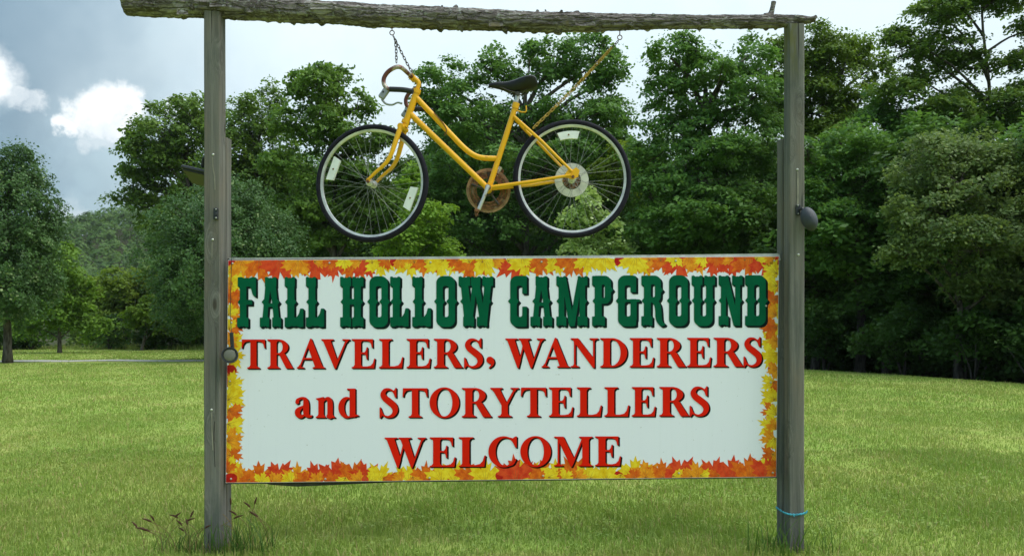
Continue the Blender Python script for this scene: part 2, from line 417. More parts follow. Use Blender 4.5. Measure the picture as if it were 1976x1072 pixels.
wa = me.attributes.new('woods', 'FLOAT', 'POINT'); wa.data.foreach_set('value', np.maximum(sstep(-.1, .6, woods_dist(GX, GY)), sstep(90, 130, GY)).ravel().astype(np.float32))
tag(link('ground', me), kind='structure')

# gravel path crossing the meadow
pb = MB(); N = 80
for i in range(N+1):
    x = -40+i*(40-6.5)/N; yc = 28.2+.25*math.sin(x*.3); w = .75+.08*math.sin(x*1.9)+.06*math.sin(x*4.1)
    pb.v += [(x, yc-w, gz(x, yc-w)+.012), (x, yc, gz(x, yc)+.035), (x, yc+w, gz(x, yc+w)+.03)]
for i in range(N):
    for k in (0, 1): pb.f.append((i*3+k, i*3+3+k, i*3+4+k, i*3+1+k)); pb.m.append(0)
tag(obj('gravel_path', pb, M_gravel, smooth=True), kind='structure')

# ------------------------------------------------------------------ mown grass: blades, thinner with distance
def blades(X, Y, h, w, segs, lean=.55, droop=.35, z0=None):
    n = len(X); a = rng.uniform(0, 2*PI, n); b = rng.uniform(0, 2*PI, n); ln = np.abs(rng.normal(0, lean, n))
    Z = ground_z(X, Y)-.004 if z0 is None else z0
    wx, wy = np.cos(a)*w/2, np.sin(a)*w/2; dx, dy = np.cos(b), np.sin(b)
    P0 = np.stack([X, Y, Z], -1); Wv = np.stack([wx, wy, 0*wx], -1)
    mid = P0+np.stack([dx*h*ln*.35, dy*h*ln*.35, h*.62], -1)
    tip = P0+np.stack([dx*h*ln, dy*h*ln, h*np.clip(1-droop*ln, .25, 1)], -1)
    if segs == 2:
        V = np.stack([P0-Wv, P0+Wv, mid+Wv*.8, mid-Wv*.8, tip], 1).reshape(-1, 3); o = np.arange(n)[:, None]*5
        return V, np.concatenate([o+[[0, 1, 2]], o+[[0, 2, 3]], o+[[3, 2, 4]]], 1).reshape(-1, 3), 3
    V = np.stack([P0-Wv, P0+Wv, tip], 1).reshape(-1, 3); o = np.arange(n)[:, None]*3
    return V, o+[[0, 1, 2]], 1
def fnoise(x, y, f, seed):
    r = np.random.default_rng(seed); s = 0
    for k in range(6):
        th = r.uniform(0, 2*PI); ff = f*r.uniform(.6, 1.6); s = s+np.sin((x*np.cos(th)+y*np.sin(th))*ff+r.uniform(0, 6.28))
    return s/6
VV, FF, AA, off = [], [], [], 0
for d0, d1, dens, h, w, segs in ((4.05, 5.6, 5600, .050, .0050, 2), (5.6, 8, 3800, .048, .0060, 2), (8, 12, 1500, .050, .0095, 1), (12, 18, 620, .055, .015, 1), (18, 28, 260, .055, .024, 1), (28, 62, 62, .06, .05, 1)):
    area = (d1-d0)*(d0+d1)*.643*1.18+(d1-d0)*1.6; nb = int(area*dens)
    d = np.sqrt(rng.uniform(d0*d0, d1*d1, nb)); x = rng.uniform(-1, 1, nb)*(.643*1.18*d+.8); y = d+CAM_Y
    ok = (woods_dist(x, y) < .15) & ~((np.abs(y-27.2) < 1.8) & (x < -6.4) & (rng.uniform(0, 1, nb) > .10)) & ~(fnoise(x, y, 2.6, 5)+rng.normal(0, .25, nb) > .75)
    x, y = x[ok], y[ok]; nb = len(x)
    hh = h*np.clip(1+.55*fnoise(x, y, 3.5, 3)+.35*fnoise(x, y, 11, 4), .35, 1.9)*rng.uniform(.55, 1.35, nb)
    V, Fc, rep = blades(x, y, hh, w*rng.uniform(.7, 1.4, nb), segs, .6)
    VV.append(V); FF.append(Fc+off); off += len(V); AA.append(np.repeat(rng.uniform(0, 1, nb), rep))
tag(link('lawn_grass', np_mesh('lawn_grass', np.concatenate(VV), np.concatenate(FF), M_blade, np.concatenate(AA))), 'short mown lawn grass with yellowing patches around the sign', 'grass', kind='stuff')
# broad-leaved lawn weeds: clover and plantain flecks
nw = 4200; dw = np.sqrt(rng.uniform(4.1**2, 13**2, nw)); xw = rng.uniform(-1, 1, nw)*(.643*1.15*dw+.6); yw = dw+CAM_Y
okw = (fnoise(xw, yw, 1.3, 8) > -.05); xw, yw = xw[okw], yw[okw]
V, Fq, v = (None, None, None)
def clover(x, y):
    m = len(x); r = np.random.default_rng(17); N = 9; C = np.stack([x, y, ground_z(x, y)+.035], -1)[:, None, :]+r.normal(0, 1, (m, N, 3))*np.array([.04, .04, .010])
    P = C.reshape(-1, 3); nl = len(P); nn = np.array([0, 0, 1.0])+r.normal(0, .3, (nl, 3)); nn /= np.linalg.norm(nn, axis=1, keepdims=True)
    u = np.cross(nn, r.normal(0, 1, (nl, 3))); u /= np.linalg.norm(u, axis=1, keepdims=True); w = np.cross(nn, u); L = (.0095*r.uniform(.6, 1.6, nl))[:, None]
    return np.stack([P-u*L, P+w*L*.6, P+u*L, P-w*L*.6], 1).reshape(-1, 3), np.arange(nl*4).reshape(-1, 4), r.uniform(0, .4, nl)
V, Fq, v = clover(xw, yw)
tag(link('lawn_weeds', np_mesh('lawn_weeds', V, Fq, M_blade, v)), 'flat clover and plantain leaves dotted through the mown lawn', 'weeds', kind='stuff')
# taller unmown fringe where the meadow meets the woods
tt = rng.uniform(0, 1, 26000); seg = rng.integers(2, len(EDGE)-2, 26000)
P = EDGE[seg]+(EDGE[seg+1]-EDGE[seg])*tt[:, None]+rng.normal(0, .35, (26000, 2))+np.array([.25, .35])
far = np.hypot(P[:, 0], P[:, 1]) ; hh = np.where(P[:, 0] < -8, .42, np.where(P[:, 0] > 7, .035, .11))*rng.uniform(.4, 1.3, len(P))
V, Fc, rep = blades(P[:, 0], P[:, 1], hh, np.where(P[:, 0] < -8, .05, .02), 1, .4)
tag(link('fringe_grass', np_mesh('fringe_grass', V, Fc, M_blade, rng.uniform(0, 1, len(P)))), 'taller unmown grass fringe along the foot of the woods', 'grass', kind='stuff')

# ------------------------------------------------------------------ trees
LM = dict(
    pear=leafmat('leaf_pear', (0.039, 0.092, 0.031), (0.099, 0.185, 0.057), tip=(0.259, 0.340, 0.150), rough=.4, trans=.25),
    oak=leafmat('leaf_oak', (0.057, 0.127, 0.028), (0.169, 0.266, 0.047)),
    walnut=leafmat('leaf_walnut', (0.060, 0.133, 0.024), (0.158, 0.271, 0.043)),
    maple=leafmat('leaf_maple', (0.055, 0.141, 0.034), (0.147, 0.280, 0.056)),
    deep=leafmat('leaf_deep_shaded', (0.030, 0.072, 0.017), (0.071, 0.143, 0.024)),  # dark green leaves; the gloom of the woods is put into this colour too
    olive=leafmat('leaf_olive', (0.072, 0.140, 0.021), (0.168, 0.262, 0.036)),
    grey=leafmat('leaf_greygreen', (0.074, 0.131, 0.041), (0.179, 0.255, 0.074), tip=(0.299, 0.365, 0.118)),
    lime=leafmat('leaf_lime', (0.080, 0.162, 0.025), (0.189, 0.317, 0.049)),
    silver=leafmat('leaf_silver', (0.214, 0.334, 0.100), (0.429, 0.556, 0.199), tip=(0.998, 1.077, 0.627)),
    yellow=leafmat('leaf_yellowgreen', (0.108, 0.178, 0.022), (0.216, 0.307, 0.036)),
    hill=leafmat('leaf_hill', (0.041, 0.098, 0.018), (0.105, 0.190, 0.029)),
    spring=leafmat('leaf_spring', (0.115, 0.227, 0.023), (0.232, 0.379, 0.052)),
)
def leaf_cloud(C, N, s, nrm, spread, flat, seed, up=.7, jit=.48, out=.55):
    """N leaves round each centre C (m,3); nrm outward normals; diamond leaves of size s"""
    r = np.random.default_rng(seed); m = len(C)
    P = r.normal(0, 1, (m, N, 3)); P /= np.linalg.norm(P, axis=-1, keepdims=True)+1e-9
    P *= (r.uniform(0, 1, (m, N, 1))**.5)*(spread*r.uniform(.6, 1.45, (m, 1, 1))); P[..., 2] *= flat
    tilt = nrm[:, None, :]*np.array([1, 1, 0]); P[..., 2] -= (P[..., :2]*tilt[..., :2]).sum(-1)*.45        # sprays droop outwards
    P = (P+C[:, None, :]).reshape(-1, 3); nl = len(P)
    nn = np.repeat(nrm, N, 0)*out+np.array([0, 0, up])+r.normal(0, jit, (nl, 3)); nn /= np.linalg.norm(nn, axis=1, keepdims=True)
    q = r.normal(0, 1, (nl, 3)); u = np.cross(nn, q); u /= np.linalg.norm(u, axis=1, keepdims=True)+1e-9; w = np.cross(nn, u)
    L = (s*r.uniform(.65, 1.35, nl)*np.repeat(r.uniform(.75, 1.3, m), N))[:, None]
    V = np.stack([P-u*L*.5, P+w*L*.33+u*L*.05-nn*L*.06, P+u*L*.55-nn*L*.1, P-w*L*.33+u*L*.05-nn*L*.06], 1).reshape(-1, 3)
    F = np.arange(nl*4, dtype=np.int32).reshape(-1, 4)
    cl = np.repeat(r.uniform(0, 1, m), N)
    return V, F, np.clip(.55*cl+.45*r.uniform(0, 1, nl), 0, 1)
def clump_centres(lobes, area_per, seed, rough=.16, fill=.35):
    """points through the outer part of ellipsoid lobes"""
    r = np.random.default_rng(seed); C, Nn, ids = [], [], []
    for i, (cx, cy, cz, rx, ry, rz) in enumerate(lobes):
        a = 4*PI*((rx*ry)**1.6/3+(rx*rz)**1.6/3+(ry*rz)**1.6/3)**(1/1.6); m = max(5, int(a/area_per))
        D = r.normal(0, 1, (m, 3)); D /= np.linalg.norm(D, axis=1, keepdims=True)
        rad = np.where(r.uniform(0, 1, m) < fill, r.uniform(.25, .8, m), r.uniform(.8, 1.0, m))+r.normal(0, rough*.5, m)
        C.append(np.array([cx, cy, cz])+D*np.array([rx, ry, rz])*rad[:, None]); Nn.append(D); ids += [i]*m
    return np.concatenate(C), np.concatenate(Nn), np.array(ids)
def puffs(lobes, seed):
    """leafy heaps budding from each lobe, so that crowns show lit tops over dark hollows"""
    r = np.random.default_rng(seed+77); out = []
    for (cx, cy, cz, rx, ry, rz) in lobes:
        for k in range(9):
            d = r.normal(0, 1, 3); d[2] = d[2]*.8+.25; d /= np.linalg.norm(d); q = r.uniform(.30, .50); f = r.uniform(.72, .98)
            out.append((cx+d[0]*rx*f, cy+d[1]*ry*f, cz+d[2]*rz*f, rx*q, ry*q, rz*q*.85))
    return out
def tree_meshes(name, lobes, mat, s=.15, dens=1.0, spread=.42, flat=.5, trunk_r=.2, lean=(0, 0), seed=1, twigs=50, rough=.16, trunk_top=.8, N=34, fill=.35, multi=0, up=.7, puffy=True):
    """lobes are local to the trunk foot: (x, y, z, rx, ry, rz)"""
    C, Nn, ids = clump_centres(lobes, spread*spread*1.9/dens*(2.1 if puffy else 1), seed, rough, .7 if puffy else fill)
    if puffy:
        C2, N2, i2 = clump_centres(puffs(lobes, seed), spread*spread*1.25/dens, seed+3, .12, .1); up_ = N2[:, 2] > -.15
        C, Nn, ids = np.concatenate([C, C2[up_]]), np.concatenate([Nn, N2[up_]]), np.concatenate([ids, i2[up_]//9])
    keep = C[:, 2] > .12; C, Nn, ids = C[keep], Nn[keep], ids[keep]
    N = max(8, int(N*(spread/.42)**2*(.15/s)**1.6))
    V, F, v = leaf_cloud(C, N, s, Nn, spread, flat, seed+5, up)
    crown = np_mesh('crown', V, F, mat, v)
    r = np.random.default_rng(seed+9); mb = MB()
    top = max(l[2] for l in lobes); mx = np.mean([l[0] for l in lobes]); my = np.mean([l[1] for l in lobes])
    H = top*trunk_top+.3; pts, rad = [], []
    for k in range(9):
        f = k/8; pts.append((mx*.6*f**1.6+lean[0]*f+r.normal(0, .04*H/8)*(k > 0), my*.5*f**1.6+lean[1]*f+r.normal(0, .04*H/8)*(k > 0), -.25+f*(H+.25)))
        rad.append(trunk_r*(1.35 if k == 0 else 1)*(1-.78*f))
    mb.tube(pts, rad, 9)
    for q in range(multi):
        a = r.uniform(0, 6.28); mb.tube([(0, 0, -.2), (math.cos(a)*.25, math.sin(a)*.25, H*.3), (math.cos(a)*.7, math.sin(a)*.6, H*.75)], [trunk_r*.7, trunk_r*.5, trunk_r*.2], 7)
    def tr_at(z):
        for a, b in zip(pts, pts[1:]):
            if a[2] <= z <= b[2]:
                t_ = (z-a[2])/(b[2]-a[2]); return np.array(a)+(np.array(b)-np.array(a))*t_
        return np.array(pts[-1] if z > pts[-1][2] else pts[1])
    for l in lobes:
        c = np.array(l[:3]); hd = math.hypot(c[0], c[1]); b = tr_at(max(H*.18, c[2]-.6*hd-.25*l[5])); m = (b+c)/2+np.array([0, 0, .12*hd])+r.normal(0, .12, 3)
        mb.tube(crom([b, m, c], 3), np.linspace(trunk_r*.42, trunk_r*.14, 7), 6)
    if len(C):
        for i in r.choice(len(C), min(twigs, len(C)), replace=False):
            c = np.array(lobes[ids[i]][:3]); m = (c+C[i])/2+r.normal(0, .15, 3)
            mb.tube([c, m, C[i]], [trunk_r*.12, trunk_r*.09, trunk_r*.03], 5)
    return mb.mesh('trunk', M_bark, True), crown
def place_tree(name, meshes, loc, label, cat='tree', group=None, rot=0, sc=(1, 1, 1), woody='trunk'):
    e = empty(name, loc, label, cat, group); e.rotation_euler.z = rot; e.scale = sc
    link(woody, meshes[0], e, True); link('crown' if woody == 'trunk' else 'foliage', meshes[1], e, True); return e
def photo_tree(name, label, base, lobes, mat, depth, cat='tree', group=None, deep=1.0, woody='trunk', **kw):
    """base and lobes (x, y, rx, ry [, extra depth]) read off the photograph at a distance, turned into metres round the foot"""
    k = depth/F_PX; Y = depth+CAM_Y; X = (base-CXP)*k; Z = gz(X, Y); L = []
    for i, lb in enumerate(lobes):
        x, y, rx, rz = lb[:4]; dy = lb[4] if len(lb) > 4 else ((i*.618) % 1-.5)*rx*k*.9
        L.append(((x-base)*k, dy, EYE+(HOR-y)*k-Z, rx*k, rx*k*deep, rz*k))
    return place_tree(name, tree_meshes(name, L, LM[mat], seed=int(base*3+depth*7) % 9973, **kw), (X, Y, Z), label, cat, group, woody=woody)

photo_tree('pear_tree', 'dense dark green oval pear tree standing alone on the lawn beside the gravel path', 15,
    [(8, 470, 108, 150), (12, 370, 80, 90), (72, 500, 55, 110), (-60, 520, 70, 110), (28, 325, 45, 50), (-40, 370, 60, 80), (85, 420, 32, 60), (30, 570, 85, 60)], 'pear', 31, s=.1, dens=1.1, spread=.36, flat=.8, trunk_r=.17, rough=.13, up=.35, N=40, puffy=False)
photo_tree('maple_sapling', 'young light green maple with a thin trunk at the far edge of the meadow', 115,
    [(122, 555, 42, 62), (132, 500, 20, 34), (70, 632, 36, 26), (162, 622, 36, 34), (112, 605, 60, 42), (150, 560, 30, 36), (85, 595, 26, 24)], 'lime', 45, s=.2, dens=1.0, spread=.5, flat=.6, trunk_r=.12)
photo_tree('pear_tree', 'broad rounded dense pear tree growing behind the weathered post with the floodlight', 440,
    [(440, 500, 138, 130), (440, 425, 100, 70), (355, 555, 62, 95), (520, 550, 72, 100), (345, 480, 42, 60), (465, 385, 62, 38), (535, 455, 50, 62), (400, 400, 50, 40), (440, 610, 130, 50)], 'pear', 33, s=.1, dens=1.0, spread=.36, flat=.8, trunk_r=.2, rough=.13, up=.35, N=40, puffy=False)
photo_tree('oak_tree', 'tall spreading oak with ragged limbs rising behind the floodlight post', 400,
    [(330, 265, 62, 52), (352, 225, 36, 34), (290, 300, 44, 40), (268, 345, 36, 34), (248, 385, 32, 30), (392, 240, 38, 50), (330, 370, 64, 46), (300, 430, 40, 30), (400, 340, 50, 80), (360, 310, 60, 40), (345, 440, 60, 50)], 'oak', 56, s=.24, dens=1.0, spread=.62, flat=.6, trunk_r=.35, twigs=90)
photo_tree('ash_tree', 'mid green ash tree with pointed tops beside the broad pear tree', 500,
    [(470, 235, 46, 52), (525, 215, 24, 50), (455, 300, 54, 60), (520, 300, 56, 70), (500, 390, 90, 80), (560, 360, 50, 60), (440, 380, 40, 70)], 'oak', 50, s=.2, dens=1.0, spread=.55, flat=.7, trunk_r=.28, twigs=70)
photo_tree('walnut_tree', 'feathery walnut tree with upswept leaf sprays behind the front bicycle wheel', 640,
    [(622, 178, 52, 40), (652, 152, 30, 22), (585, 172, 26, 22), (690, 205, 30, 26), (600, 250, 70, 55), (680, 268, 60, 50), (722, 262, 34, 22), (620, 340, 90, 60), (715, 340, 66, 60), (630, 430, 100, 60), (740, 430, 80, 70), (565, 430, 60, 60)], 'walnut', 42, s=.2, dens=1.05, spread=.5, flat=.45, trunk_r=.26, twigs=110, rough=.28, up=.5)
photo_tree('maple_tree', 'tall many lobed maple crown directly behind the black bicycle saddle', 1010,
    [(868, 178, 56, 50), (830, 190, 34, 34), (945, 140, 54, 44), (1085, 108, 60, 44), (1140, 130, 54, 54), (1180, 160, 34, 50), (1020, 150, 56, 56), (900, 250, 86, 60), (1000, 240, 80, 60), (1110, 230, 90, 60), (1185, 240, 34, 50), (880, 340, 90, 60), (1010, 350, 110, 70), (1130, 340, 90, 70), (830, 430, 80, 60), (960, 440, 100, 60), (1090, 440, 110, 60), (1195, 400, 60, 70)], 'maple', 42, s=.18, dens=.9, spread=.5, flat=.55, trunk_r=.34, twigs=140)
photo_tree('maple_tree', 'massive leafy maple filling the gap beside the post with the oval lamp', 1370,
    [(1290, 118, 42, 40), (1350, 120, 50, 44), (1440, 112, 46, 40), (1275, 170, 40, 40), (1380, 190, 90, 56), (1455, 190, 46, 50), (1300, 240, 76, 56), (1400, 280, 96, 60), (1245, 300, 40, 60), (1480, 290, 44, 70), (1320, 340, 96, 60), (1430, 370, 90, 64), (1260, 390, 60, 60), (1340, 440, 110, 60), (1470, 450, 70, 60), (1250, 470, 60, 40), (1400, 520, 120, 50)], 'maple', 34, s=.155, dens=1.0, spread=.44, flat=.5, trunk_r=.32, twigs=110)
photo_tree('hickory_tree', 'olive tinged hickory with twin tops behind the post with the oval lamp', 1600,
    [(1580, 92, 34, 40), (1640, 90, 40, 34), (1545, 140, 40, 56), (1685, 130, 34, 40), (1610, 150, 66, 50), (1500, 120, 34, 40), (1570, 215, 66, 50), (1650, 215, 60, 50), (1505, 200, 44, 60), (1600, 290, 80, 50)], 'olive', 38, s=.15, dens=1.35, spread=.48, flat=.55, trunk_r=.26, twigs=110)
photo_tree('locust_tree', 'very tall sparse locust with bare dark limbs showing against the white sky', 1935,
    [(1800, 40, 46, 32), (1850, 10, 60, 36), (1760, 90, 40, 26), (1730, 75, 26, 20), (1900, -30, 70, 40), (1960, -10, 50, 44), (1840, 95, 56, 28), (1885, 130, 34, 22), (1790, 150, 50, 26), (1960, 120, 24, 20), (1740, 180, 44, 24), (1850, 185, 50, 26), (1800, 225, 70, 26), (1920, 225, 60, 34), (1990, 190, 40, 40), (1990, 60, 30, 36)], 'oak', 30, s=.125, dens=1.35, spread=.42, flat=.42, trunk_r=.14, twigs=150, rough=.3, trunk_top=1.0, up=.9)
photo_tree('cherry_tree', 'wide leafy cherry filling the space below the sparse locust limbs', 1800,
    [(1740, 240, 66, 40), (1820, 260, 70, 40), (1890, 260, 60, 46), (1690, 210, 40, 40), (1780, 310, 90, 40), (1880, 330, 80, 40), (1960, 270, 50, 50), (1980, 340, 60, 50), (1700, 290, 50, 40)], 'maple', 31, s=.145, dens=1.05, spread=.42, flat=.65, trunk_r=.2, twigs=80, rough=.25)
photo_tree('elm_tree', 'leafy elm with a pale visible trunk standing at the dark edge of the woods', 1662,
    [(1640, 420, 70, 36), (1590, 455, 52, 40), (1690, 370, 76, 46), (1610, 340, 60, 44), (1570, 390, 40, 40), (1740, 320, 70, 40), (1660, 290, 70, 40), (1600, 500, 50, 30), (1720, 440, 46, 34), (1560, 310, 30, 40)], 'maple', 27.5, s=.13, dens=1.2, spread=.4, flat=.42, trunk_r=.2, twigs=90)
photo_tree('hackberry_tree', 'pale grey green hackberry reaching layered boughs out over the lawn edge', 1850,
    [(1850, 490, 96, 49, -1.0), (1760, 470, 60, 44, -.8), (1915, 440, 70, 52, -.6), (1930, 540, 56, 44, -.4), (1810, 415, 70, 49, -.2), (1870, 370, 80, 49, .2), (1725, 430, 44, 35, -.4), (1715, 500, 34, 29, -.8), (1960, 370, 60, 58, .4), (1800, 340, 60, 44, .6), (1880, 560, 60, 32, -.8), (1830, 290, 80, 49, .8), (1930, 300, 60, 49, .6)], 'grey', 22, s=.10, dens=1.15, spread=.34, flat=.6, trunk_r=.12, twigs=90, rough=.3, up=.6)
photo_tree('lime_sapling', 'bright yellow green sapling showing below the front bicycle wheel', 800,
    [(800, 380, 26, 34), (822, 410, 46, 22), (800, 440, 50, 26), (850, 460, 28, 16), (790, 480, 60, 26), (860, 500, 30, 20), (800, 345, 14, 22), (790, 540, 60, 40)], 'spring', 35, s=.16, dens=.9, spread=.36, flat=.4, trunk_r=.06, twigs=40)
photo_tree('silver_sapling', 'pale silvery sapling showing through the rear bicycle wheel', 1140,
    [(1135, 390, 24, 26), (1115, 425, 34, 24), (1150, 440, 38, 26), (1120, 470, 40, 24), (1180, 475, 30, 18), (1205, 490, 20, 12), (1140, 520, 60, 40)], 'silver', 33, s=.17, dens=.9, spread=.32, flat=.6, trunk_r=.06, twigs=30)
photo_tree('lime_sapling', 'yellow green sapling beyond the rim of the rear bicycle wheel', 1190,
    [(1180, 330, 50, 24), (1215, 300, 40, 26), (1200, 365, 46, 24)], 'yellow', 39, s=.18, dens=.8, spread=.45, flat=.5, trunk_r=.08)
# far side of the meadow
photo_tree('willow_tree', 'rounded yellow green tree standing below the wooded hill', 245,
    [(240, 560, 46, 34), (275, 545, 30, 26), (220, 600, 44, 40), (270, 600, 48, 40), (190, 570, 24, 40), (250, 640, 60, 36)], 'yellow', 68, s=.26, dens=1.1, spread=.62, flat=.6, trunk_r=.3)
photo_tree('olive_tree', 'olive green tree half hidden behind the young light green maple', 165,
    [(165, 560, 34, 34), (150, 600, 40, 40), (195, 610, 34, 40), (170, 650, 60, 30)], 'olive', 72, s=.28, dens=1.0, spread=.65, flat=.6, trunk_r=.28)
photo_tree('sumac_shrub', 'small leaning shrub with a bare crooked pale stem at the meadow edge', 272,
    [(285, 612, 30, 24), (310, 632, 22, 18), (262, 622, 20, 20), (290, 590, 16, 18)], 'olive', 53, s=.2, dens=.7, spread=.45, flat=.5, trunk_r=.12, lean=(.5, 0), cat='shrub')
for q, (bx, lb, mt, lab) in enumerate((
    (210, [(205, 650, 30, 26), (225, 635, 24, 24)], 'deep', 'low dark cedar bush between the young maple and the crooked stem'),
    (335, [(330, 645, 50, 30), (350, 625, 34, 24), (300, 655, 34, 22)], 'deep', 'wide dark bush between the crooked stem and the post'),
    (385, [(382, 655, 22, 22), (372, 665, 20, 14)], 'olive', 'small yellowish bush tucked beside the weathered post'),
    (60, [(50, 650, 60, 34), (10, 640, 60, 40)], 'deep', 'low dark bush behind the trunk of the lone pear tree'),
    (-60, [(-60, 640, 60, 40), (-120, 640, 60, 40)], 'deep', 'dark bush past the lone pear tree'))):
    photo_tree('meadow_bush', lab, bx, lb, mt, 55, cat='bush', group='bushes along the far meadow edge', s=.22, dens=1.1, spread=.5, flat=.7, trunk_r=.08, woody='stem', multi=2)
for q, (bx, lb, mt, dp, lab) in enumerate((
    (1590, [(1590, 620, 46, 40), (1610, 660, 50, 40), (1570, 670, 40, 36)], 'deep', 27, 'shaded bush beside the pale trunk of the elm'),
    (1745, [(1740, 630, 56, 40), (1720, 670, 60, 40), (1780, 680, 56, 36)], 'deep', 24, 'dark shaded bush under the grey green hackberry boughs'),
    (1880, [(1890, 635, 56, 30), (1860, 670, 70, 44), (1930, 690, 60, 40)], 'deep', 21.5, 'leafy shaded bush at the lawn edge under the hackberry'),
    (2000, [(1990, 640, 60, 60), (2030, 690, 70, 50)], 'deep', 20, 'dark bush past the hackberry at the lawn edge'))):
    photo_tree('shade_bush', lab, bx, lb, mt, dp, cat='bush', group='bushes in the shade of the woods', s=.115, dens=1.0, spread=.36, flat=.6, trunk_r=.05, woody='stem', multi=3)  # part of these bushes' shade is painted in, through the darker leaf colour
# back rows of the woods: copies of two forest trees and one thicket
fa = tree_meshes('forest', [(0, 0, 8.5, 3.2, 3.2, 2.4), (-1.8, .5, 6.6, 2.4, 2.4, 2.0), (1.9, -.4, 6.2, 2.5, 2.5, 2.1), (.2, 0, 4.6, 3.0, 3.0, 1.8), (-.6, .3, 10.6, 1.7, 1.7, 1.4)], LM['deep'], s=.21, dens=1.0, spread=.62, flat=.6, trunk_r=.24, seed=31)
fb = tree_meshes('forest', [(0, 0, 9.6, 2.4, 2.4, 2.6), (1.2, .5, 7.2, 2.4, 2.4, 2.0), (-1.5, -.4, 6.6, 2.4, 2.4, 2.1), (.2, 0, 4.2, 2.6, 2.6, 1.8)], LM['maple'], s=.21, dens=.95, spread=.62, flat=.6, trunk_r=.2, seed=53)
fc = tree_meshes('thicket', [(0, 0, 1.4, 1.7, 1.5, 1.2), (1.1, .2, 1.1, 1.3, 1.3, 1.0), (-1.2, .3, 1.0, 1.3, 1.3, 1.0), (.2, -.2, 2.4, 1.1, 1.1, 1.0)], LM['deep'], s=.125, dens=1.0, spread=.42, flat=.6, trunk_r=.06, seed=77, multi=3)
r2 = random.Random(5)
def behind_what(px):
    for lim, w_ in ((600, 'behind the ash tree'), (800, 'behind the feathery walnut'), (1215, 'behind the maple under the saddle'), (1520, 'behind the massive maple'), (1720, 'behind the hickory and elm')):
        if px < lim: return w_
    return 'behind the hackberry and locust'
for i in range(44):
    px = 380+i*43+r2.uniform(-18, 18); d = (60-max(0, px-420)*.0125)*(1+.16*(i % 3))
    if px > 1500: d = 34+(i % 3)*6.5
    x = (px-CXP)*d/F_PX; y = d+CAM_Y
    topy = 300 if 380 < px < 560 else (215 if 860 < px < 1180 else (300 if px < 860 else (260 if px < 1500 else 285)))
    hgt = EYE+(HOR-topy)*d/F_PX-gz(x, y); s_ = hgt/12.2*r2.uniform(.82, 1.0)
    place_tree('forest_tree', fa if i % 2 else fb, (x, y, gz(x, y)), 'dark forest tree in the back rows of the woods '+behind_what(px), 'tree', 'trees in the back rows of the woods', r2.uniform(0, 6.28), (max(s_, .62), max(s_, .62), s_))
for i in range(46):
    f = i/45; k = 3+f*5.4; a = int(k); b = EDGE[a]+(EDGE[a+1]-EDGE[a])*(k-a)
    nx = (9.5 if b[0] > 3 else 1.8)+(i % 3)*2.4+r2.uniform(-.3, .5); x, y = b[0]+nx*(.85 if a < 5 else .5), b[1]+nx*.6
    s_ = r2.uniform(.75, 1.15)
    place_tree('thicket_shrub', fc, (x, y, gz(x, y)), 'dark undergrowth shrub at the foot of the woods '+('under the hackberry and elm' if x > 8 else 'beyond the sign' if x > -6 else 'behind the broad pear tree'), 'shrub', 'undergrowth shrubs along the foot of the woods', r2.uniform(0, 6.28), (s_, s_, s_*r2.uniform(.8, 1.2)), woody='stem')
for i in range(16):          # closed canopy just inside the edge, over bare dark trunks
    f = i/15; k = 2.9+f*2.3; a = int(k); b = EDGE[a]+(EDGE[a+1]-EDGE[a])*(k-a); nx = 5.6+(i % 3)*3.2+r2.uniform(-.4, .4)
    x, y = b[0]+nx*.93, b[1]+nx*.37; s_ = r2.uniform(.78, .95)
    place_tree('forest_tree', fb if i % 2 else fa, (x, y, gz(x, y)), 'dark forest tree closing the canopy over the shaded edge of the woods', 'tree', 'trees closing the canopy at the woods edge', r2.uniform(0, 6.28), (s_*1.1, s_*1.1, s_*.86))
# wooded hill far off: reads as one mass
rh = np.random.default_rng(3); HV, HF, HA, off = [], [], [], 0; cents = []
hx, hy = np.meshgrid(np.arange(-285, -115, 8), np.arange(285, 420, 8)); hx = hx.ravel()+rh.normal(0, 2, hx.size); hy = hy.ravel()+rh.normal(0, 2, hy.size)
hz = ground_z(hx, hy); rr = rh.uniform(3.4, 5.6, hx.size)
D = rh.normal(0, 1, (hx.size, 22, 3)); D[..., 2] = np.abs(D[..., 2])*.9-.5; D[..., 1] = -np.abs(D[..., 1])*.8+.1; D /= np.linalg.norm(D, axis=-1, keepdims=True)
C = np.stack([hx, hy, hz+6], -1)[:, None, :]+D*rr[:, None, None]*np.array([1, 1, 1.05])
V, Fq, v = leaf_cloud(C.reshape(-1, 3), 9, 1.25, D.reshape(-1, 3), 1.4, .8, 4, .35, .16, 1.0)
v = np.clip(.5*np.repeat(rh.uniform(0, 1, hx.size), 22*9)+.5*v, 0, 1)
tag(link('hill_forest', np_mesh('hill_forest', V, Fq, LM['hill'], v)), 'far wooded hill between the lone pear tree and the oak', 'forest', kind='stuff')
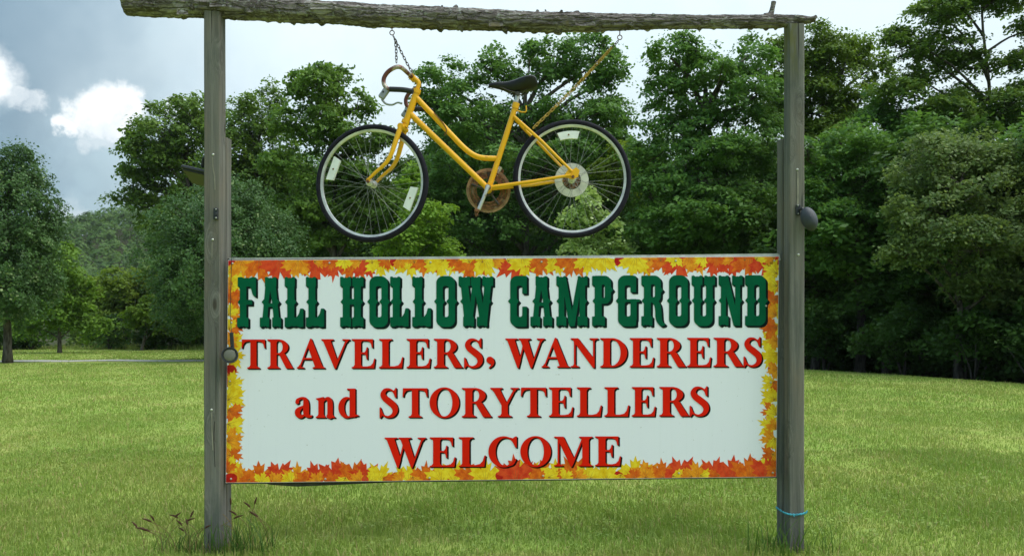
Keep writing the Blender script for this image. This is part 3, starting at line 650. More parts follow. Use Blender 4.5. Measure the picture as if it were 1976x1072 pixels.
# ------------------------------------------------------------------ weathered posts
def timber(mb, x0, x1, y0, y1, z0, z1, bev=.006, n=14, seed=0, wob=.003):
    """squared timber with eased edges and a slight warp along its length"""
    r = random.Random(seed); pr = [(x0+bev, y0), (x1-bev, y0), (x1, y0+bev), (x1, y1-bev), (x1-bev, y1), (x0+bev, y1), (x0, y1-bev), (x0, y0+bev)]
    vs, fs = [], []
    for k in range(n+1):
        z = z0+(z1-z0)*k/n; ox = mnoise.noise(Vector((seed*3.1, z*1.3, 0)))*wob; oy = mnoise.noise(Vector((seed*5.7, z*1.1, 4)))*wob
        vs += [(x+ox+mnoise.noise(Vector((i*2.3, z*5, seed)))*.0012, y+oy, z+(.004*math.sin(i*1.7+seed) if k == n else 0)) for i, (x, y) in enumerate(pr)]
    for k in range(n):
        for i in range(8): fs.append((k*8+i, k*8+(i+1) % 8, k*8+8+(i+1) % 8, k*8+8+i))
    fs.append(tuple(range(n*8, n*8+8))); mb.add(vs, fs)
def screw(parent, p, r=.007, axis=(0, -1, 0), name='screw'):
    mb = MB(); mb.lathe(p, axis, [(0, .0035), (r*.6, .003), (r, 0), (r, -.004)], 10); return obj(name, mb, M_screw, parent, True)
PF = -.045
def post(label, fx0, fx1, ytop, sx0, sx1, sytop, sgn):
    A, B = at(fx0, ytop, PF), at(fx1, ytop, PF)
    e = empty('wooden_post', ((A.x+B.x)/2, 0, 0), label, 'post', 'posts holding up the sign')
    mb = MB(); timber(mb, A.x, B.x, PF, PF+.09, -.3, A.z, seed=3+sgn); obj('timber', mb, M_post, e)
    C, D = at(sx0, sytop, .066), at(sx1, sytop, .066)
    lo, hi = (A.x+.012, D.x) if sgn < 0 else (C.x, B.x-.012)
    mb = MB(); timber(mb, lo, hi, .066, .145, -.3, C.z, seed=9+sgn); obj('backing_timber', mb, M_post, e)
    return e, A, B
pl, LA, LB = post('weathered grey post with a floodlight and small black bracket', 393, 424.5, 21, 434, 437.5, 264, -1)
pr_, RA, RB = post('weathered grey post with an oval lamp and blue twine tied round', 1522.5, 1552.5, 44, 1507.5, 1512, 268, 1)
for px, py in ((411, 298), (410, 462), (408, 790)): screw(pl, at(px, py, PF-.001))
for px, py in ((1539, 327), (1541, 491)): screw(pr_, at(px, py, PF-.001))
def streak(par, pts, w):          # bare strips where an older sign rubbed the wood pale
    mb = MB(); P = [at(x, y, PF-.0025) for x, y in pts]
    for a, b in zip(P, P[1:]): mb.add([a+Vector((-w/2, 0, 0)), a+Vector((w/2, 0, 0)), b+Vector((w/2, 0, 0)), b+Vector((-w/2, 0, 0))], [(0, 1, 2, 3)])
    obj('bare_strip', mb, M_pale, par)
streak(pr_, [(1539.5, 331), (1540, 360), (1539.5, 397)], .010)
streak(pl, [(410, 302), (411, 322), (414, 340), (415, 366)], .006); streak(pl, [(409.5, 466), (409, 498)], .006); streak(pl, [(408.5, 794), (409, 830), (411, 868)], .007)
mb = MB(); mb.tube(crom([at(414, 812, PF-.001), at(413, 850, PF-.001), at(415, 900, PF-.001)], 4), .0016, 5); obj('crack', mb, M_black, pl)
# blue twine
tw = MB(); pth = [at(1498, 978, .15), at(1499.5, 979, .064), at(1511, 987, PF+.02), at(1522, 991, PF-.006), at(1537, 992, PF-.006), at(1553.5, 989, PF-.006), at(1557, 986, PF+.02)]
for q in range(2):
    P = crom(pth, 6); tw.tube([Vector(p)+Vector((0, math.sin(i*1.3+q*PI)*.0025, math.cos(i*1.3+q*PI)*.0035)) for i, p in enumerate(P)], .0032, 6)
tw.tube([at(1552, 990, PF-.008), at(1556, 987, PF-.014), at(1558, 984, PF-.012)], .003, 5); tw.tube([at(1531, 993, PF-.008), at(1533, 996, PF-.012)], .003, 5)
tag(obj('twine', tw, M_cord, None, True), 'blue twine knotted round the foot of the post with the oval lamp', 'twine')

# ------------------------------------------------------------------ log beam
LOGP = [(243, 3, 25), (330, 9, 23), (415, 11.5, 22.5), (560, 20, 21.5), (700, 28.5, 20.5), (860, 36, 20), (1000, 41.5, 18.5), (1120, 44, 18), (1250, 42.5, 13.5), (1400, 42.5, 13), (1500, 41.5, 12.5), (1540, 40, 10), (1573, 38, 4)]
def log_at(px):
    for a, b in zip(LOGP, LOGP[1:]):
        if px <= b[0]: t_ = (px-a[0])/(b[0]-a[0]); return a[1]+(b[1]-a[1])*t_, (a[2]+(b[2]-a[2])*t_)/349
    return LOGP[-1][1], LOGP[-1][2]/349
NR, NS = 560, 48; lv, lf = [], []
lc = at(415, log_at(415)[0], 0)
for i in range(NR+1):
    px = 243+(1573-243)*i/NR; py, r = log_at(px); c = at(px, py, .0)
    for k in range(NS):
        a = 2*PI*k/NS; d = Vector((0, math.cos(a), math.sin(a)))
        n1 = mnoise.noise(Vector((px*.012, d.y*1.1+3, d.z*1.1))); n2 = mnoise.noise(Vector((px*.02, d.y*4.5, d.z*4.5+9))); n3 = mnoise.noise(Vector((px*.11, d.y*6, d.z*6)))
        n4 = mnoise.noise(Vector((px*.05, d.y*9, d.z*9+2))); n5 = mnoise.noise(Vector((px*.22, d.y*13, d.z*13)))
        rad = r*(1+.09*n1+.09*n2+.07*n3+.06*n4+.05*n5)
        if d.z < -.3: rad += max(0, mnoise.noise(Vector((px*.07, 7, d.y*2)))-.28)*.035
        p = c+d*rad
        if 393 < px < 436 and p.y < PF+.045 and p.z < at(px, 21, PF).z: p.y = max(p.y, -.028)     # notch over the post
        lv.append(p)
for i in range(NR):
    for k in range(NS): lf.append((i*NS+k, i*NS+(k+1) % NS, (i+1)*NS+(k+1) % NS, (i+1)*NS+k))
lb = MB(); lb.add(lv, lf+[tuple(range(NS-1, -1, -1)), tuple(range(NR*NS, NR*NS+NS))])
log = empty('log_beam', lc, 'rough bark covered log laid across the tops of both posts', 'log')
obj('trunk_log', lb, M_log, log, True)
def stub(pts, name='branch_stub'):
    mb = MB(); mb.tube(crom([at(x, y, dy) for x, y, dy, r in pts], 4), [p[0] for p in crom([(r/349,) for *_, r in pts], 4)], 8); obj(name, mb, M_log, log, True)
stub([(1478, 34, 0, 9), (1487, 28, 0, 6), (1491, 14, 0, 4.5), (1493, 4, 0, 5)])
stub([(1262, 36, -.02, 6), (1264, 32, -.025, 4.5), (1258, 27, -.03, 2.5)]); stub([(1367, 40, -.02, 4), (1368, 33, -.02, 3), (1368, 29, -.02, 2)])
stub([(853, 22, 0, 3), (853.5, 15, 0, 2.2), (853, 11, 0, 2)]); stub([(875, 22, 0, 6), (879, 15, 0, 5), (882, 11, 0, 3)])
stub([(1032, 34, 0, 4), (1036, 25, 0, 3.2), (1038, 20, 0, 3)]); stub([(1055, 33, 0, 3), (1054, 24, 0, 2), (1052, 19, 0, 1.5)]); stub([(1078, 30, 0, 4), (1083, 23, 0, 3), (1084, 20, 0, 2.4)])
stub([(1108, 33, 0, 9), (1113, 28, 0, 8), (1118, 25, 0, 5)]); stub([(1532, 34, -.02, 6), (1555, 38, -.03, 5), (1570, 35, -.04, 4), (1575, 32, -.04, 3.5)])
stub([(888, 52, -.01, 7), (891, 58, -.01, 4), (892, 62, -.01, 1.5)]); stub([(974, 56, -.01, 8), (976, 62, -.01, 4), (978, 66, -.01, 1.5)]); stub([(1075, 58, 0, 10), (1080, 63, 0, 7), (1083, 66, 0, 3)])
stub([(1330, 54, 0, 2.5), (1329, 58, 0, 1.2)]); stub([(1347, 54, 0, 2), (1349, 59, 0, 1.4), (1350, 62, 0, .8)]); stub([(1444, 53, 0, 2.5), (1444, 57, 0, 1)]); stub([(1475, 53, 0, 2.5), (1476, 57, 0, 1)])
for px, py, w_ in ((352, 22, 11), (420, 7, 16), (620, 12, 22), (900, 32, 18), (957, 45, 14), (1130, 44, 20)):      # curled bark flakes
    py0, r = log_at(px); mb = MB(); vs = []
    for i in range(7):
        for j in range(4):
            x = px+(i-3)*w_*.33; yy = py+(j-1.5)*4; vs.append(at(x, yy, -r*.93-.004-.010*abs(j-1.5)/1.5*(.5+mnoise.noise(Vector((x, yy, 1))))-.006*abs(i-3)/3))
    mb.add(vs, [(i*4+j, i*4+j+1, i*4+j+5, i*4+j+4) for i in range(6) for j in range(3)]); obj('bark_flake', mb, M_log, log, True)

# ------------------------------------------------------------------ the sign
SC = dict(tl=at(440, 501.5, .005), tr=at(1503.5, 494, .05), bl=at(435.5, 931, .005), br=at(1498, 919.5, .05))
s_n = (SC['tr']-SC['tl']).cross(SC['bl']-SC['tl']).normalized()
if s_n.y > 0: s_n = -s_n
def on_sign(px, py, lift=0.0):
    o = Vector((0, CAM_Y, EYE)); d = Vector(((px-CXP)/F_PX, 1, (HOR-py)/F_PX))
    t_ = (SC['tl']-o).dot(s_n)/d.dot(s_n); return o+d*t_+s_n*lift
sign = empty('campground_sign', (0, .03, 0), 'long white campground sign bordered with printed autumn leaves between two posts', 'sign')
def quad(c, thick, lift, grow=0.0):
    pts = [on_sign(x, y, lift) for x, y in c]; mb = MB(); mb.prism(pts, -s_n*thick); return mb
crn = [(440, 501.5), (1503.5, 494), (1498, 919.5), (435.5, 931)]
obj('panel', quad(crn, .012, 0), M_sign, sign)
obj('edge_trim', quad([(437.5, 498.5), (1505, 491.8), (1500.5, 922), (433.5, 934)], .016, -.0125), M_black, sign)
tp = MB(); tp.prism([on_sign(442, 499.6, -.004), on_sign(442, 497.4, -.004), on_sign(1000, 493.6, -.004), on_sign(1300, 491, -.004), on_sign(1500, 488.6, -.004), on_sign(1505, 490, -.004), on_sign(1507, 501, -.004), on_sign(1504.6, 502, -.004), on_sign(1503.8, 494.3, -.004), on_sign(1000, 497.2, -.004)], -s_n*.03)
obj('top_trim', tp, M_alu, sign)
bb = MB(); bb.prism([on_sign(470, 925, -.03), on_sign(880, 922, -.03), on_sign(760, 931.5, -.03), on_sign(640, 937, -.03), on_sign(570, 940, -.03), on_sign(520, 936.5, -.03)], -s_n*.012); obj('backing_board', bb, M_backboard, sign)
for px, py in [(449, 508), (636, 507), (831, 506), (1045, 505), (1304, 503), (1494, 503), (1478, 590), (1487, 737), (1491, 911), (1310, 912), (1048, 917), (829, 921), (628, 923), (446, 923), (444, 735), (447, 622)]:
    screw(sign, on_sign(px, py, .004), .006)

# --- lettering: outlines described as fields, traced into flat vinyl shapes
def PO(X, Y, pts):
    """signed distance to a polygon"""
    p = np.array(pts, float); d = np.full(X.shape, 1e9); ins = np.zeros(X.shape, bool); m = len(p)
    for i in range(m):
        a, b = p[i], p[(i+1) % m]; e = b-a; wx, wy = X-a[0], Y-a[1]; t_ = np.clip((wx*e[0]+wy*e[1])/(e@e+1e-12), 0, 1)
        d = np.minimum(d, (wx-t_*e[0])**2+(wy-t_*e[1])**2)
        c = ((a[1] > Y) != (b[1] > Y)) & (X < (b[0]-a[0])*(Y-a[1])/(b[1]-a[1]+1e-12)+a[0]); ins ^= c
    return np.where(ins, -1, 1)*np.sqrt(d)
def RE(X, Y, x0, y0, x1, y1): return PO(X, Y, [(x0, y0), (x1, y0), (x1, y1), (x0, y1)])
def RR(X, Y, x0, y0, x1, y1, r):
    cx, cy, hx, hy = (x0+x1)/2, (y0+y1)/2, (x1-x0)/2-r, (y1-y0)/2-r; qx, qy = np.abs(X-cx)-hx, np.abs(Y-cy)-hy
    return np.hypot(np.maximum(qx, 0), np.maximum(qy, 0))+np.minimum(np.maximum(qx, qy), 0)-r
def EL(X, Y, cx, cy, rx, ry):
    k = np.hypot((X-cx)/rx, (Y-cy)/ry); g = np.hypot((X-cx)/rx**2, (Y-cy)/ry**2)+1e-9; return k*(k-1)/g
def ST(X, Y, pts, sm=8):
    """stroke of varying half width through (x, y, w)"""
    P = crom(pts, sm) if sm else pts; d = np.full(X.shape, 1e9)
    for a, b in zip(P[:-1], P[1:]):
        ex, ey = b[0]-a[0], b[1]-a[1]; t_ = np.clip(((X-a[0])*ex+(Y-a[1])*ey)/(ex*ex+ey*ey+1e-12), 0, 1)
        d = np.minimum(d, np.hypot(X-a[0]-t_*ex, Y-a[1]-t_*ey)-(a[2]+(b[2]-a[2])*t_))
    return d
U = lambda *a: np.minimum.reduce(a)
def cut(a, *b):
    for q in b: a = np.maximum(a, -q)
    return a
AND = lambda *a: np.maximum.reduce(a)
# western slab letters with spurs
def slab(X, Y, x0, x1, top):
    w = x1-x0; m = (x0+x1)/2
    if top: return PO(X, Y, [(x0, .8), (x1, .8), (x1, .99), (x1-.2*w, 1.0), (m+.12*w, .975), (m, .985), (m-.12*w, .975), (x0+.2*w, 1.0), (x0, .99)])
    return PO(X, Y, [(x0, .2), (x0, .01), (x0+.2*w, .0), (m-.12*w, .025), (m, .012), (m+.12*w, .025), (x1-.2*w, 0), (x1, .01), (x1, .2)])
def spur(X, Y, x, s, y=.5): return PO(X, Y, [(x-s*.03, y-.075), (x+s*.006, y-.05), (x+s*.045, y), (x+s*.006, y+.05), (x-s*.03, y+.075)])
def wO(X, Y, x0, x1, cx0, cx1):
    c = RR(X, Y, cx0, .2, cx1, .8, .035); c = cut(c, spur(X, Y, cx0, 1), spur(X, Y, cx1, -1))
    return U(cut(RR(X, Y, x0, -.005, x1, 1.005, .14), c), spur(X, Y, x0, -1), spur(X, Y, x1, 1))
def w_F(X, Y): return U(RE(X, Y, .055, .1, .195, .9), slab(X, Y, .015, .385, True), PO(X, Y, [(.25, .82), (.385, .82), (.385, .6), (.335, .615), (.305, .66), (.285, .74)]), RE(X, Y, .19, .445, .31, .55), slab(X, Y, 0, .235, False), spur(X, Y, .055, -1))
def w_A(X, Y):
    b = PO(X, Y, [(.11, .82), (.325, .82), (.40, .1), (.045, .1)])
    b = cut(b, PO(X, Y, [(.212, .70), (.245, .48), (.18, .48)]), PO(X, Y, [(.178, .40), (.252, .40), (.285, .05), (.15, .05)]))
    return U(b, slab(X, Y, .10, .335, True), slab(X, Y, 0, .195, False), slab(X, Y, .245, .43, False), spur(X, Y, .08, -1), spur(X, Y, .36, 1))
def w_L(X, Y): return U(RE(X, Y, .05, .1, .195, .9), slab(X, Y, 0, .205, True), slab(X, Y, 0, .37, False), PO(X, Y, [(.19, .17), (.235, .21), (.275, .27), (.30, .375), (.37, .375), (.37, .15), (.2, .1)]), spur(X, Y, .05, -1), spur(X, Y, .195, 1))
def w_H(X, Y): return U(RE(X, Y, .05, .1, .195, .9), RE(X, Y, .265, .1, .41, .9), RE(X, Y, .15, .44, .3, .56), slab(X, Y, 0, .222, True), slab(X, Y, .236, .46, True), slab(X, Y, 0, .222, False), slab(X, Y, .236, .46, False), spur(X, Y, .05, -1), spur(X, Y, .41, 1))
def w_O(X, Y): return wO(X, Y, .015, .385, .15, .25)
def w_W(X, Y): return U(slab(X, Y, 0, .24, True), slab(X, Y, .245, .44, True), slab(X, Y, .47, .69, True), PO(X, Y, [(.04, .85), (.195, .85), (.285, .1), (.115, .1)]), PO(X, Y, [(.27, .85), (.375, .85), (.28, .1), (.20, .1)]), PO(X, Y, [(.30, .85), (.42, .85), (.545, .1), (.42, .1)]), PO(X, Y, [(.51, .85), (.655, .85), (.575, .1), (.45, .1)]), slab(X, Y, .09, .315, False), slab(X, Y, .36, .575, False), spur(X, Y, .075, -1), spur(X, Y, .61, 1))
def w_C(X, Y):
    c = U(RR(X, Y, .145, .2, .24, .8, .035), RE(X, Y, .19, .4, .5, .645)); c = cut(c, spur(X, Y, .145, 1))
    return U(cut(AND(RR(X, Y, .01, -.005, .42, 1.005, .14), X-.335), c), RE(X, Y, .24, .645, .335, .97), PO(X, Y, [(.25, .9), (.335, .9), (.335, 1.0), (.30, .985), (.27, .97)]), spur(X, Y, .01, -1))
def w_M(X, Y): return U(slab(X, Y, 0, .2, True), slab(X, Y, .42, .62, True), RE(X, Y, .045, .1, .165, .9), RE(X, Y, .455, .1, .575, .9), PO(X, Y, [(.10, .98), (.205, .93), (.37, .0), (.25, .0)]), PO(X, Y, [(.52, .98), (.415, .93), (.25, .0), (.37, .0)]), slab(X, Y, 0, .205, False), slab(X, Y, .415, .62, False), spur(X, Y, .045, -1), spur(X, Y, .575, 1))
def w_P(X, Y):
    b = cut(AND(RR(X, Y, -.1, .44, .375, 1.0, .13), .05-X), RR(X, Y, .19, .56, .245, .82, .03))
    return U(b, RE(X, Y, .05, .1, .195, .9), slab(X, Y, 0, .2, True), slab(X, Y, 0, .255, False), spur(X, Y, .05, -1), spur(X, Y, .375, 1, .72))
def w_G(X, Y):
    c = U(RR(X, Y, .145, .2, .245, .8, .035), RE(X, Y, .19, .54, .5, .665)); c = cut(c, spur(X, Y, .145, 1))
    return U(cut(AND(RR(X, Y, .01, -.005, .42, 1.005, .14), X-.36), c), RE(X, Y, .245, .665, .345, .97), PO(X, Y, [(.25, .9), (.345, .9), (.345, 1.0), (.31, .985)]), RE(X, Y, .165, .475, .43, .535), RE(X, Y, .245, .12, .37, .5), spur(X, Y, .01, -1))
def w_R(X, Y):
    b = cut(AND(RR(X, Y, -.1, .46, .39, 1.0, .13), .05-X), RR(X, Y, .19, .575, .265, .82, .03))
    return U(b, RE(X, Y, .05, .1, .195, .9), slab(X, Y, 0, .2, True), slab(X, Y, 0, .225, False), ST(X, Y, [(.26, .5, .06), (.315, .42, .065), (.335, .3, .065), (.345, .15, .065), (.39, .05, .05), (.445, .04, .03)], 5), spur(X, Y, .05, -1), spur(X, Y, .39, 1, .71))
def w_U(X, Y):
    c = cut(RR(X, Y, .18, .2, .275, 1.5, .035), spur(X, Y, .18, 1), spur(X, Y, .275, -1))
    return U(cut(AND(RR(X, Y, .045, -.005, .41, 1.6, .14), Y-.9), c), slab(X, Y, 0, .215, True), slab(X, Y, .24, .455, True), spur(X, Y, .045, -1), spur(X, Y, .41, 1))
def w_N(X, Y): return U(slab(X, Y, 0, .2, True), slab(X, Y, .26, .47, True), RE(X, Y, .045, .1, .15, .9), RE(X, Y, .32, .0, .425, .9), PO(X, Y, [(.05, .98), (.19, .98), (.42, .0), (.29, .0)]), slab(X, Y, 0, .2, False), spur(X, Y, .045, -1), spur(X, Y, .425, 1))
def w_D(X, Y):
    c = cut(RR(X, Y, .185, .2, .275, .8, .035), spur(X, Y, .185, 1), spur(X, Y, .275, -1))
    return U(cut(AND(RR(X, Y, -.3, 0, .41, 1.0, .14), .045-X), c), slab(X, Y, 0, .2, True), slab(X, Y, 0, .2, False), spur(X, Y, .045, -1), spur(X, Y, .41, 1))
# bold bracketed serif letters
def serif(X, Y, x0, x1, s0, s1, y, up):
    """foot (up=1) or head (up=-1) serif x0..x1 under a stem s0..s1"""
    k = up; return PO(X, Y, [(x0, y), (x1, y), (x1, y+k*.035), (s1+.04, y+k*.055), (s1, y+k*.12), (s0, y+k*.12), (s0-.04, y+k*.055), (x0, y+k*.035)])
def stem(X, Y, s0, s1, x0=None, x1=None, y0=0.0, y1=1.0):
    a = s0-.09 if x0 is None else x0; b = s1+.09 if x1 is None else x1
    return U(RE(X, Y, s0, y0, s1, y1), serif(X, Y, a, b, s0, s1, y0, 1), serif(X, Y, a, b, s0, s1, y1, -1))
def r_T(X, Y): return U(RE(X, Y, .315, .02, .535, .98), serif(X, Y, .2, .65, .315, .535, 0, 1), RE(X, Y, .02, .935, .83, 1.0), PO(X, Y, [(.0, .70), (.03, .70), (.06, .82), (.13, .91), (.3, .945), (.3, 1.0), (.01, 1.0)]), PO(X, Y, [(.85, .70), (.82, .70), (.79, .82), (.72, .91), (.55, .945), (.55, 1.0), (.84, 1.0)]))
def bowl(X, Y, s1, xr, y0, y1, th=.20, tn=.055):
    cy, ry = (y0+y1)/2, (y1-y0)/2; k = s1+.06
    o = U(AND(EL(X, Y, k, cy, xr-k, ry), k-.02-X), RE(X, Y, s1-.05, y0, k, y1)); i = U(AND(EL(X, Y, k, cy, xr-k-th, ry-tn), k-.02-X), RE(X, Y, s1, y0+tn, k, y1-tn)); return cut(o, i)
def r_R(X, Y): return U(stem(X, Y, .11, .33, 0, .44), bowl(X, Y, .33, .745, .475, 1.0), PO(X, Y, [(.40, .51), (.62, .51), (.885, .06), (.92, .04), (.92, 0), (.67, 0)]))
def r_A(X, Y):
    b = cut(PO(X, Y, [(.46, 1.03), (.52, 1.03), (.90, .03), (.62, .03), (.52, .30), (.47, .36), (.19, .36), (.10, .05), (.045, .05)]), PO(X, Y, [(.40, .77), (.515, .42), (.24, .42)]))
    b = PO(X, Y, [(.455, 1.02), (.505, 1.02), (.905, .02), (.635, .02), (.395, .70)]); t_ = PO(X, Y, [(.455, 1.02), (.415, .80), (.125, .02), (.07, .02)])
    return U(b, t_, PO(X, Y, [(.19, .30), (.58, .30), (.56, .36), (.21, .36)]), serif(X, Y, .0, .25, .09, .11, 0, 1), serif(X, Y, .54, .965, .68, .86, 0, 1))
def r_V(X, Y): return U(PO(X, Y, [(.045, .98), (.315, .98), (.56, .26), (.50, -.02), (.46, -.02)]), PO(X, Y, [(.845, .98), (.905, .98), (.50, -.02), (.465, .10)]), serif(X, Y, 0, .42, .09, .28, 1, -1), serif(X, Y, .72, .98, .865, .885, 1, -1))
def r_E(X, Y): return U(stem(X, Y, .11, .33, 0, .42), RE(X, Y, .2, .94, .74, 1.0), PO(X, Y, [(.74, .70), (.705, .70), (.68, .82), (.62, .91), (.5, .95), (.5, 1), (.735, 1)]), RE(X, Y, .3, .485, .50, .545), PO(X, Y, [(.555, .30), (.525, .30), (.50, .42), (.45, .485), (.42, .515), (.45, .545), (.50, .61), (.525, .72), (.555, .72)]), RE(X, Y, .2, 0, .77, .06), PO(X, Y, [(.82, .33), (.785, .33), (.74, .17), (.66, .085), (.5, .05), (.5, 0), (.785, 0)]))
def r_L(X, Y): return U(stem(X, Y, .11, .33, 0, .45), RE(X, Y, .2, 0, .77, .06), PO(X, Y, [(.83, .38), (.795, .38), (.74, .19), (.66, .095), (.5, .055), (.5, 0), (.79, 0)]))
def r_S(X, Y): return U(ST(X, Y, [(.545, .70, .012), (.50, .86, .03), (.36, .965, .032), (.20, .935, .06), (.125, .80, .085), (.19, .665, .105), (.35, .535, .115), (.495, .40, .11), (.545, .235, .09), (.47, .085, .065), (.30, .02, .035), (.15, .075, .03), (.07, .20, .022), (.035, .33, .012)], 7), PO(X, Y, [(.585, .68), (.55, .68), (.47, .90), (.535, .97), (.555, 1.02), (.585, 1.02)]), PO(X, Y, [(.01, .35), (.045, .35), (.14, .10), (.07, .02), (.045, -.02), (.01, -.02)]))
def r_comma(X, Y): return U(EL(X, Y, .13, .26, .12, .12), ST(X, Y, [(.17, .26, .09), (.215, .18, .06), (.19, .08, .035), (.10, -.01, .012)], 6))
def r_W(X, Y): return U(PO(X, Y, [(.05, .98), (.31, .98), (.53, .27), (.455, -.02), (.415, -.02)]), PO(X, Y, [(.70, .98), (.64, .98), (.415, -.02), (.46, -.02), (.49, .15)]), PO(X, Y, [(.50, .98), (.76, .98), (.97, .27), (.895, -.02), (.86, -.02)]), PO(X, Y, [(1.20, .98), (1.26, .98), (.905, -.02), (.87, -.02), (.90, .12)]), serif(X, Y, 0, .41, .09, .27, 1, -1), serif(X, Y, .45, .86, .54, .72, 1, -1), serif(X, Y, 1.07, 1.34, 1.22, 1.24, 1, -1))
def r_N(X, Y): return U(PO(X, Y, [(.04, 1.0), (.26, 1.0), (.83, .27), (.83, -.02), (.77, -.02), (.12, .86)]), RE(X, Y, .115, .02, .17, .9), serif(X, Y, 0, .29, .12, .165, 0, 1), RE(X, Y, .775, -.02, .83, .98), serif(X, Y, .65, .95, .78, .825, 1, -1), RE(X, Y, 0, .962, .15, 1.0))
def r_D(X, Y): return U(stem(X, Y, .11, .33, 0, .40), bowl(X, Y, .33, .90, 0, 1.0, .22))
def r_O(X, Y): return cut(EL(X, Y, .51, .5, .51, .525), EL(X, Y, .51, .5, .275, .47))
def r_Y(X, Y): return U(RE(X, Y, .39, .02, .61, .42), serif(X, Y, .26, .74, .39, .61, 0, 1), PO(X, Y, [(.05, .98), (.32, .98), (.56, .50), (.61, .40), (.39, .40)]), PO(X, Y, [(.83, .98), (.90, .98), (.61, .41), (.53, .44)]), serif(X, Y, 0, .42, .09, .28, 1, -1), serif(X, Y, .70, .99, .85, .87, 1, -1))
def r_C(X, Y):
    b = AND(cut(EL(X, Y, .50, .5, .50, .525), EL(X, Y, .56, .5, .325, .465)), X-.86)
    b = cut(b, PO(X, Y, [(.72, .63), (1.2, .63), (1.2, .24), (.80, .27), (.72, .3)]))
    return U(b, PO(X, Y, [(.93, .64), (.885, .64), (.83, .79), (.74, .90), (.70, .99), (.80, .955), (.885, 1.02), (.93, 1.02)]), ST(X, Y, [(.66, .035, .03), (.80, .10, .035), (.905, .25, .018)], 5))
def r_M(X, Y): return U(RE(X, Y, .12, .02, .175, .95), serif(X, Y, 0, .30, .125, .17, 0, 1), PO(X, Y, [(.03, 1.0), (.32, 1.0), (.665, .29), (.60, -.02), (.56, -.02), (.14, .88)]), PO(X, Y, [(1.02, 1.0), (.96, 1.0), (.56, .0), (.60, -.02), (.66, .10)]), stem(X, Y, .95, 1.17, .84, 1.29), RE(X, Y, .0, .962, .15, 1.0))
def r_a(X, Y): return U(ST(X, Y, [(.10, .54, .065), (.12, .62, .05), (.26, .685, .035), (.38, .62, .075), (.405, .45, .10), (.405, .20, .10), (.44, .09, .075), (.56, .05, .035), (.605, .09, .012)], 6), ST(X, Y, [(.42, .44, .02), (.26, .37, .04), (.12, .25, .085), (.125, .11, .085), (.23, .05, .06), (.36, .11, .03), (.42, .16, .02)], 6))
def r_n(X, Y): return U(RE(X, Y, .10, .02, .29, .68), serif(X, Y, .01, .36, .10, .29, 0, 1), PO(X, Y, [(.0, .66), (.29, .72), (.29, .58), (.1, .58)]), ST(X, Y, [(.27, .55, .02), (.36, .65, .04), (.47, .64, .075), (.515, .50, .095), (.515, .06, .095)], 5), serif(X, Y, .40, .70, .42, .61, 0, 1))
def r_d(X, Y): return U(RE(X, Y, .39, .02, .59, 1.0), RE(X, Y, .30, .955, .5, 1.0), PO(X, Y, [(.40, .0), (.70, .06), (.70, .09), (.58, .12), (.40, .1)]), cut(EL(X, Y, .29, .35, .29, .365), EL(X, Y, .36, .35, .155, .295), X*0+.41-X if False else RE(X, Y, .5, -1, 2, 2)))
def trace(fn, w, cell, shift=None):
    x = np.arange(-.09, w+.13, cell); y = np.arange(-.19, 1.12, cell); X, Y = np.meshgrid(x, y)
    if shift:
        f = None
        for k in range(1, 7):
            g = fn(X-shift[0]*k/6, Y+shift[1]*k/6); f = g if f is None else np.minimum(f, g)
    else: f = fn(X, Y)
    if fn.__name__.startswith('w_'): f = f+.005          # the slab letters are cut a little slimmer
    f = np.where(np.abs(f) < 1e-5, 1e-5, f); ins = f < 0; V, Fc = [], []
    q = ins[:-1, :-1].astype(int)+ins[:-1, 1:]+ins[1:, 1:]+ins[1:, :-1]
    for j in range(q.shape[0]):
        row = q[j]; i = 0
        if not row.any(): continue
        while i < len(row):
            if row[i] == 4:
                k = i
                while k < len(row) and row[k] == 4: k += 1
                b = len(V); V += [(x[i], y[j]), (x[k], y[j]), (x[k], y[j+1]), (x[i], y[j+1])]; Fc.append((b, b+1, b+2, b+3)); i = k; continue
            if row[i]:
                cs = [(i, j), (i+1, j), (i+1, j+1), (i, j+1)]; P = []
                for a in range(4):
                    (ia, ja), (ib, jb) = cs[a], cs[(a+1) % 4]; fa_, fb_ = f[ja, ia], f[jb, ib]
                    if fa_ < 0: P.append((x[ia], y[ja]))
                    if (fa_ < 0) != (fb_ < 0):
                        t_ = fa_/(fa_-fb_); P.append((x[ia]+(x[ib]-x[ia])*t_, y[ja]+(y[jb]-y[ja])*t_))
                if len(P) >= 3: b = len(V); V += P; Fc.append(tuple(range(b, b+len(P))))
            i += 1
    return V, Fc
_tr = {}
def letter(fn, w, px0, px1, ytop, ybot, mats, sh, cell):
    key = (fn.__name__, cell)
    if key not in _tr:
        _tr[key] = (trace(fn, w, cell), trace(fn, w, cell, sh))
    (V, Fc), (V2, F2) = _tr[key]; H = ybot-ytop; sx = (px1-px0)/w
    P = lambda p, l: on_sign(px0+p[0]*sx, ybot-p[1]*H, l)
    mb = MB(); mb.add([P(p, .0022) for p in V], Fc, 0); mb.add([P(p, .0019) for p in V2], F2, 1)
    obj('letter', mb, mats, sign)
def row_y(x, yl, yr): return yl+(yr-yl)*(x-440)/1060
GW = dict(F=(w_F, .39), A=(w_A, .43), L=(w_L, .37), H=(w_H, .46), O=(w_O, .40), W=(w_W, .69), C=(w_C, .335), M=(w_M, .62), P=(w_P, .40), G=(w_G, .43), R=(w_R, .465), U=(w_U, .455), N=(w_N, .47), D=(w_D, .42))
